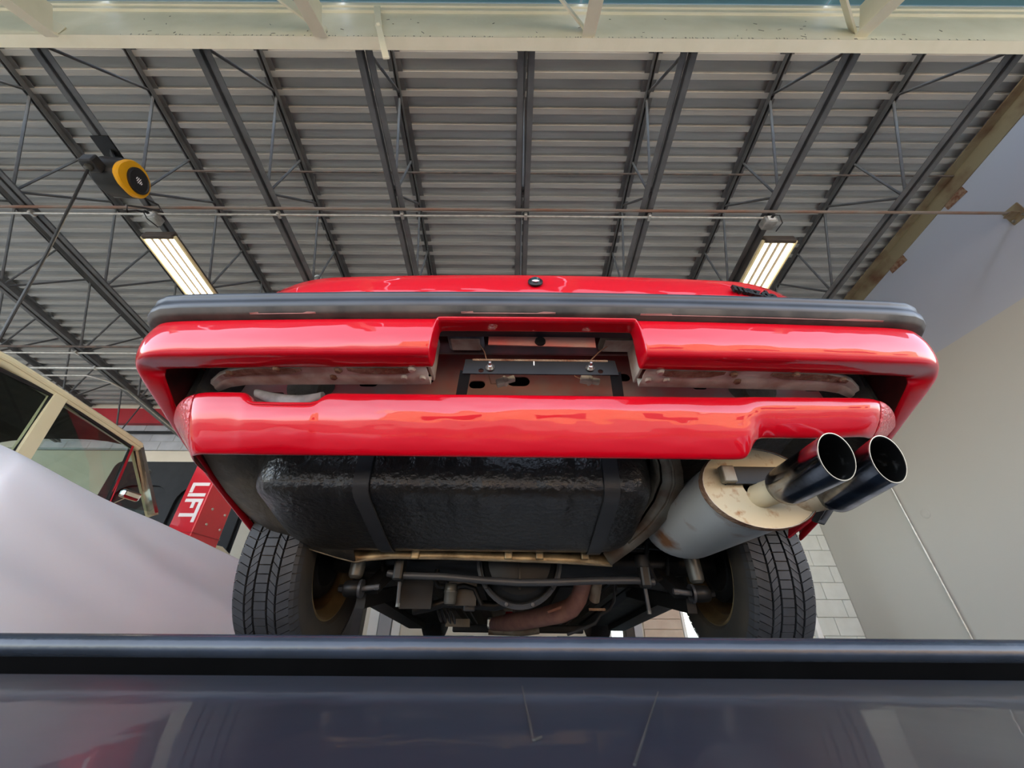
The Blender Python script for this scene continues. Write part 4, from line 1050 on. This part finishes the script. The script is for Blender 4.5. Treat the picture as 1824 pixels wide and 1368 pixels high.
# ------------------------------------------------------------------ beige car at left
BY0, BY1 = .2, 4.3
bc_ = thing('car', 'beige classic saloon at left, half covered by a white sheet', 'car', (-3.55, 2.3, FLOOR))
P = {k: at(*a, X=x) for k, a, x in (('r0', (0, 648), -2.95), ('r1', (95, 705), -2.93), ('r2', (252, 802), -2.90), ('a', (280, 915), -2.72))}
roofz = [(.75, 1.20), (1.2, 1.255), (1.78, 1.262), (2.08, 1.235), (2.45, 1.195), (2.76, 1.155)]
xm = -3.55
def mirror(p): return Vector((2*xm - p.x, p.y, p.z))
# roof skin
rings = []
for (y, z) in roofz:
    hw = .62 if y < 2.6 else .63; o = []
    for k in range(11):
        t = -1 + 2*k/10; o.append(Vector((xm + hw*t, y, z + .085*(1 - abs(t)**3))))
    rings.append(o)
v, f = loft(rings); obj('roof', v, f, M['beige_car'], bc_, smooth=60, solid=.03)
v, f = loft([[Vector((p.x, p.y, p.z - .035)) for p in r[1:-1]] for r in rings]); obj('headliner', v, f, M['seat'], bc_, smooth=60)
zb_ = .66
for s in (-1, 1):
    X = lambda d: xm + s*d
    gut = [Vector((X(.625), y, z)) for (y, z) in roofz]
    tube('roof_gutter', M['beige_car'], bc_, [g + Vector((s*.008, 0, -.01)) for g in gut], .040, 10)
    tube('gutter_lip', M['beige_car'], bc_, [g + Vector((s*.046, 0, -.012)) for g in gut], .010, 6)
    bar('screen_pillar', M['chrome'], bc_, (X(.632), 2.765, 1.15), (X(.81), 2.985, .69), .05, .035, (0, 1, 0))
    bar('pillar_inner', M['beige_car'], bc_, (X(.60), 2.79, 1.14), (X(.78), 3.02, .68), .06, .04, (0, 1, 0))
    bar('door_pillar', M['beige_car'], bc_, (X(.64), 2.10, 1.225), (X(.80), 2.02, zb_), .05, .075, (0, 1, 0))
    bar('rear_pillar', M['beige_car'], bc_, (X(.64), .82, 1.20), (X(.80), .45, zb_), .06, .16, (0, 1, 0))
    bar('quarter_light_bar', M['chrome'], bc_, (X(.652), 2.70, 1.13), (X(.80), 2.62, zb_), .02, .02, (0, 1, 0))
    for (ya, za, yb_, yc, zc_, yd, nm) in ((2.14, 1.195, 2.06, 2.70, 1.12, 2.615, 'front_window'), (.90, 1.18, .62, 2.06, 1.20, 1.98, 'rear_window')):
        q4 = [Vector((X(.648), ya, za)), Vector((X(.648), yc, zc_)), Vector((X(.80), yd, zb_)), Vector((X(.80), yb_, zb_))]
        wd = obj(nm, q4, [(0, 1, 2, 3)], M['car_glass'], bc_)
        tube('seal_or_gap_shade', M['black_soft'], wd, q4 + [q4[0]], .014, 6)
    obj('quarter_light', [Vector((X(.655), 2.715, 1.115)), Vector((X(.655), 2.765, 1.11)), Vector((X(.80), 2.96, .70)), Vector((X(.80), 2.64, .67))], [(0, 1, 2, 3)], M['car_glass'], bc_)
    # body side
    rings = []
    for y in [BY0, .3, .5, .62, .7, .8, .95, 1.1, 1.2, 1.3, 1.4, 1.6, 2.4, 3.0, 3.2, 3.3, 3.4, 3.55, 3.7, 3.8, 3.9, 4.1, 4.25, BY1]:
        zl = FLOOR + .2
        for cy in (1.0, 3.55):
            if abs(y - cy) < .33: zl = FLOOR + .30 + math.sqrt(max(0, .34**2 - (y - cy)**2))
        e = max(0, (.5 - y)/.3, (y - 3.9)/.4); hw = .84 - .10*e*e; zt = zb_ - .10*e - (.06 if y > 3.0 else 0)
        rings.append([Vector((X(hw - .05), y, zl)), Vector((X(hw), y, zl + .05)), Vector((X(hw + .01), y, (zl + zt)/2)), Vector((X(hw - .01), y, zt - .06)), Vector((X(hw - .05), y, zt)), Vector((X(hw - .25), y, zt + .02))])
    v, f = loft(rings); obj('body_side', v, f, M['beige_car'], bc_, smooth=50, solid=.004)
    for cy in (1.0, 3.55):
        ty = lathe('tyre', M['rubber'], bc_, [(.18, -.07), (.25, -.085), (.295, -.07), (.30, 0), (.295, .07), (.25, .085), (.18, .07)], (X(.74), cy, FLOOR + .30), (1, 0, 0), 40)
        lathe('hub_cap', M['chrome'], bc_, [(.0, .075), (.10, .07), (.17, .05), (.185, .06), (.185, -.06)], (X(.74), cy, FLOOR + .30), (s, 0, 0), 32)
rings = [[Vector((xm + .60*t, y, z + .04*(1 - t*t))) for t in (-1, -.6, 0, .6, 1)] for (y, z) in ((3.02, .62), (3.4, .62), (3.9, .58), (4.25, .48), (4.32, .2), (4.28, -.1))]
v, f = loft(rings); obj('bonnet', v, f, M['beige_car'], bc_, smooth=60, solid=.004)
rings = [[Vector((xm + .60*t, y, z + .04*(1 - t*t))) for t in (-1, -.6, 0, .6, 1)] for (y, z) in ((.52, .66), (.3, .60), (.18, .45), (.17, .1), (.2, -.1))]
v, f = loft(rings); obj('boot_lid', v, f, M['beige_car'], bc_, smooth=60, solid=.004)
obj('windscreen', [Vector((xm - .60, 2.78, 1.14)), Vector((xm + .60, 2.78, 1.14)), Vector((xm + .74, 3.02, .68)), Vector((xm - .74, 3.02, .68))], [(0, 1, 2, 3)], M['car_glass'], bc_)
obj('rear_screen', [Vector((xm - .58, .76, 1.19)), Vector((xm + .58, .76, 1.19)), Vector((xm + .70, .46, .68)), Vector((xm - .70, .46, .68))], [(0, 1, 2, 3)], M['car_glass'], bc_)
box('dashboard', M['seat'], bc_, xm - .72, xm + .72, 2.72, 3.0, .35, .66, bevel=.03)
for s in (-1, 1):
    st = box('front_seat', M['seat'], bc_, xm + s*.36 - .24, xm + s*.36 + .24, 1.75, 1.90, .05, .88, bevel=.06, bseg=3)
    box('seat_cushion', M['seat'], st, xm + s*.36 - .24, xm + s*.36 + .24, 1.85, 2.35, -.02, .20, bevel=.05, bseg=3)
box('rear_seat', M['seat'], bc_, xm - .62, xm + .62, .75, .95, .05, .82, bevel=.05, bseg=3)
box('cabin_floor', M['seat'], bc_, xm - .75, xm + .75, .3, 4.2, -.16, -.12)
wsx = xm + .36
tube('steering_wheel', M['black_part'], bc_, [(wsx + .19*math.cos(2*PI*k/24), 2.55 + .07*math.sin(2*PI*k/24), .62 + .17*math.sin(2*PI*k/24)) for k in range(25)], .012, 8)
mp = at(232, 882, X=-2.60); 
mr = box('door_mirror', M['chrome'], bc_, mp.x - .02, mp.x + .02, mp.y - .07, mp.y + .07, mp.z - .03, mp.z + .03, bevel=.018, bseg=3)
tube('mirror_stem', M['chrome'], mr, [mp, Vector((mp.x - .10, mp.y + .02, .68))], .008, 8)

# ------------------------------------------------------------------ white sheet over the beige car's flank
top = [(-.4, at(-260, 660, X=-2.30)), (0, at(0, 781, X=-2.24)), (1, at(60, 811, X=-2.22)), (2, at(201, 887, X=-2.19)), (3, at(305, 932, X=-2.14)), (4, at(422, 989, X=-2.02)), (5, at(500, 1024, X=-1.92)), (6, at(560, 1052, X=-1.82))]
tps = [p for _, p in top]
def sample(ps, n):
    o = []
    for i in range(n):
        t = i/(n-1)*(len(ps)-1); k = min(int(t), len(ps)-2); fr = t - k
        p0, p1, p2, p3 = ps[max(k-1, 0)], ps[k], ps[k+1], ps[min(k+2, len(ps)-1)]
        o.append(.5*((2*p1) + (p2 - p0)*fr + (2*p0 - 5*p1 + 4*p2 - p3)*fr*fr + (3*p1 - p0 - 3*p2 + p3)*fr**3))
    return o
tp_s = sample(tps, 70); rings = []
for i, p in enumerate(tp_s):
    t = i/69; o = []
    inner = Vector((min(-2.70, p.x - .35), p.y, min(.70, p.z + .03)))
    if t > .62: inner = Vector((p.x - .10, p.y + .02, p.z - .10))
    o.append(inner); o.append(p.lerp(inner, .5) + Vector((0, 0, .012)))
    o.append(p.lerp(inner, .12) + Vector((0, 0, .006)))
    for j in range(1, 26):
        q = j/25; drop = (p.z - (FLOOR + .01)) * q
        fold = .055*math.sin(t*7 - q*7.0) + .030*abs(math.sin(t*8 - q*8)) + .032*math.sin(t*3 - q*13 + 1) + .010*math.sin(t*33 - q*31) + .020*abs(math.sin(t*2.5 - q*10 + .7))
        o.append(Vector((p.x + .30*q**.8 + fold*min(1, q*4), p.y - .25*q, p.z - drop)))
    rings.append(o)
v, f = loft(rings)
tag(obj('dust_sheet', v, f, M['sheet'], None, smooth=180, subsurf=1), 'translucent white sheet draped over the side of the beige car', 'sheet')

# ------------------------------------------------------------------ black bonnet panel standing on a bench
hp = thing('hood_panel', 'black car bonnet standing upright with its ribbed underside showing', 'car hood', (-4.2, 4.62, .50))
a = at(203, 819, 4.6); b = at(420, 985, 4.6)
hx0, hx1, hz1, hz0 = a.x, at(418, 945, 4.6).x, a.z, .5
def R2(x0, x1, z0, z1, r, n=5):
    o = []
    for cx_, cz_, a0 in ((x1 - r, z1 - r, 0), (x0 + r, z1 - r, 90), (x0 + r, z0 + r, 180), (x1 - r, z0 + r, 270)):
        for k in range(n + 1): t = R(a0 + 90*k/n); o.append((cx_ + r*math.cos(t), cz_ + r*math.sin(t)))
    return o
plate('skin', M['hood_black'], hp, R2(hx0, hx1, hz0, hz1, .06), [], (0, 4.66, 0), (1, 0, 0), (0, 0, 1), .006)
mx_ = (hx0 + hx1)/2
plate('inner_frame', M['hood_black'], hp, R2(hx0 + .03, hx1 - .03, hz0 + .03, hz1 - .03, .06), [R2(hx0 + .20, mx_ - .06, hz0 + .2, hz1 - .32, .2), R2(mx_ + .06, hx1 - .2, hz0 + .2, hz1 - .32, .2)], (0, 4.635, 0), (1, 0, 0), (0, 0, 1), .03, bevel=.006)
for xx in (hx0 + .50, hx1 - .5): lathe('rubber_stop', M['shock_grey'], hp, [(0, .02), (.02, .018), (.026, 0), (.03, 0)], (xx, 4.62, hz1 - .15), (0, -1, 0), 14)
bn = thing('workbench', 'dark workbench carrying the upright black bonnet', 'workbench', (mx_, 4.8, FLOOR))
box('bench_top', M['joist'], bn, hx0 - .1, hx1 + .05, 4.5, 5.1, .45, .5)
for xx in (hx0, hx1 - .06):
    for yy in (4.53, 5.02): box('leg', M['joist'], bn, xx, xx + .05, yy, yy + .05, FLOOR, .45)

# ------------------------------------------------------------------ outside, behind the camera: apron and the building opposite
tag(box('ground', M['asphalt'], None, -60, 60, -60, -.6, FLOOR - .25, FLOOR - .02), kind='structure')
tag(box('ground_far', M['asphalt'], None, -60, 60, YB + .4, 60, FLOOR - .25, FLOOR - .02), kind='structure')
ob = thing('building', 'sunlit beige building across the forecourt behind the viewer', 'building', (3, -16, FLOOR))
box('facade', M['outside_wall'], ob, -6, 26, -22, -16, FLOOR - .02, 4.6)
box('parapet', M['cream'], ob, -6.1, 26.1, -22.1, -15.9, 4.6, 4.9)
for k in range(6):
    x = -4 + k*5
    w = box('window', M['glass_dark'], ob, x, x + 2.4, -16.02, -15.98, .8, 2.6); box('window_sill', M['cream'], w, x - .1, x + 2.5, -16, -15.9, .7, .8)
